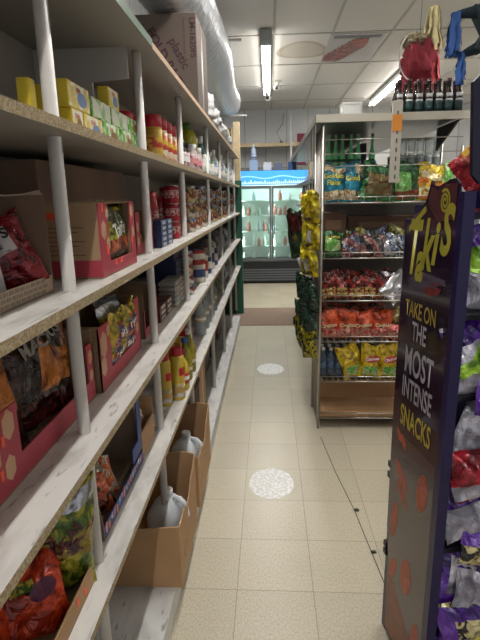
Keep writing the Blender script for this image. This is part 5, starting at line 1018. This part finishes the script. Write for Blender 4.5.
# frame
for (s0, s1, d0, d1) in ((.246, .270, -.022, .008), (-.04, -.015, -.03, .0)):
    g = G(); sbox(g, s0, s1, d0, d1, 0, 1.535 if s0 > 0 else 1.46); t.part('post', g, NV)
g = G(); sbox(g, .25, .28, -.75, -.715, 0, 1.535); t.part('post', g, NV)
g = G(); sbox(g, -.045, -.03, -.72, -.03, 0.02, 1.50); t.part('back_panel', g, NV)
for z in (.06, .30, .535, .77, 1.0, 1.22):
    g = G(); sbox(g, -.03, .26, -.715, -.035, z, z+.012); sbox(g, .254, .260, -.715, -.022, z, z+.014); t.part('shelf', g, mat('black_shelf_metal', '#15121f', .4))
g = G(); sbox(g, .25, .285, -.715, -.035, 1.495, 1.535); t.part('top_rail', g, NV)
g = G(); hp = [(-.002, 1.60), (.012, 1.77), (-.008, 1.79), (-.7, 1.79), (-.7, 1.545), (-.055, 1.545), (-.025, 1.552), (-.005, 1.572)]
g.prism(hp, lambda a, b_, d: loc(.262+d, b_, a), .012); t.part('header_sign', g, mat('header_navy', '#15122c', .35), label='dark navy header board with rounded corner')
# small dark clips at banner's far edge
for z in (.30, .33, .60, .64): g = G(); sbox(g, -.05, -.03, -.01, .006, z, z+.02); t.part('edge_clip', g, BLACKM)
PBF = foil('violet_film', '#52228e', '#3a1574', sc=8); WBF = foil('silver_white_film', '#b4b2bc', '#9d9aa8', sc=9); LIMEF = foil('lime_film', '#8cb82c', '#6a9a20', sc=14); BKY = foil('black_cream_film', '#c8bc88', '#201820', sc=18); RWF = foil('crimson_white_film', '#b01c30', '#8c1424', sc=9)
def rb(label, s, d, z, w_, h, mats, zone, tilt, roll, dz, seed, **k):
    p = loc(s, z, d); bag('violet_snack_bag', label, w_, h, .07, mats, zone, p, (R(tilt), R(roll), AL+R(dz)), 'snack bags in the purple rack', seed=seed, nu=28, nv=34, **k)
LAV = mat('violet_ink', '#3c1a70', .45)
rb('violet and white snack bag on the top shelf of the purple rack', 0.210, -0.130, 1.234, 0.176, 0.216, [WBF, PBF, LIMEF], lambda u, v: 1 if v > .7 else (2 if u < -.3 and v > .4 else 0), -8, 8, 0, 240)
rb('white and lime snack bag on the top shelf beside the post', 0.235, -0.100, 1.014, 0.187, 0.200, [WBF, LIMEF, PBF], lambda u, v: 2 if v > .72 else (1 if abs(v-.5-.3*u) < .12 else 0), -8, -6, 5, 241)
rb('crimson and white round ended bag in the upper middle of the purple rack', 0.230, -0.115, 0.784, 0.209, 0.216, [RWF, WBF], lambda u, v: 1 if u < -.35+.5*v else 0, -10, 25, 0, 242)
rb('white pouch with violet stripe and lime corner in the purple rack', 0.225, -0.110, 0.549, 0.198, 0.216, [WBF, PBF, LIMEF], lambda u, v: 1 if (v > .62 and v < .9) or v < .25 else (2 if u < -.5 and v > .5 else 0), -6, 4, 0, 243, logo=[('ORIGINAL FLAVOR', .014, LAV, 0, .15, 0)])
rb('silver white snack bag bulging forward above the second shelf', 0.270, -0.130, 0.600, 0.209, 0.173, [WBF, WBF, PBF], lambda u, v: 2 if v > .5 or u > .5 else 0, -30, -18, 0, 244)
rb('large white bag with violet header strip, third shelf up', 0.235, -0.120, 0.315, 0.220, 0.232, [WBF, PBF], lambda u, v: 1 if v > .72 or v < .2 or u < -.7 else 0, -10, 10, 0, 245, logo=[('NATURAL FLAVOR', .015, LAV, 0, .165, 0)])
rb('second white bag with violet edge leaning on the large one', 0.275, -0.150, 0.330, 0.198, 0.194, [WBF, PBF], lambda u, v: 1 if v > .55 else 0, -20, 18, 0, 246)
rb('violet bag with yellow swirl near the bottom of the purple rack', 0.245, -0.120, 0.074, 0.231, 0.238, [PBF, BKY, WBF], lambda u, v: 2 if (v < .35 and u < -.2) else (1 if v > .88 else 0), -12, 22, 0, 247, patch=(-.01, .14, .022, .022, 0, YINK, 'oval'), logo=[('Takis', .03, YINK, -.02, .18, .2)])
rb('dark violet bag low in the purple rack behind the swirl bag', 0.195, -0.160, 0.074, 0.220, 0.184, [PBF, WBF], lambda u, v: 1 if math.sin(6*u+9*v) > .75 else 0, -5, -14, 0, 248)
rb('crumpled violet and silver bag in front at the rack foot', .33, -.12, .0, .20, .19, [PBF, WBF], lambda u, v: 1 if math.sin(5*u-7*v) > .6 else 0, -40, -20, 0, 249, crumple=1.8)
rb('dark violet bag lying at the rack foot, right side', .37, -.19, .0, .19, .17, [PBF, DKF], lambda u, v: 1 if math.sin(7*u+5*v) > .7 else 0, -48, 15, 0, 250, crumple=1.8)
rb('violet bag drooping over the edge of the second highest purple rack shelf', .285, -.15, .955, .19, .15, [PBF, WBF, LIMEF], lambda u, v: 1 if abs(u-.2) < .25 and v > .3 else (2 if v > .85 else 0), -12, 12, 0, 260)
rb('crimson bag with white band drooping over the middle purple rack shelf', .285, -.13, .735, .20, .13, [RWF, WBF, PBF], lambda u, v: 1 if v < .35 else (2 if u > .4 else 0), -14, -14, 0, 261)
rb('black and cream bag under the silver one, purple rack', .285, -.15, .50, .19, .12, [BKY, PBF], lambda u, v: 1 if v > .55 else 0, -12, 10, 0, 262)
rb('black and cream bag wedged above the lowest violet bags', .288, -.13, .255, .20, .12, [BKY, PBF], lambda u, v: 1 if v > .65 or u < -.6 else 0, -12, -10, 0, 263)
p = loc(.33, .50, -.165)
t = T('red_tub', 'round red tub poking in at the right edge beside the violet bags', 'tub', (p[0], p[1], .46)); t.part('body', G().lathe(p[0]+.035, p[1], [(.05, .45), (.055, .46), (.058, .56), (.06, .565)], 24), RED); t.part('rim', G().lathe(p[0]+.035, p[1], [(.062, .565), (.063, .58), (.055, .582)], 24), mat('dusty_red_rim', '#c05048', .5))
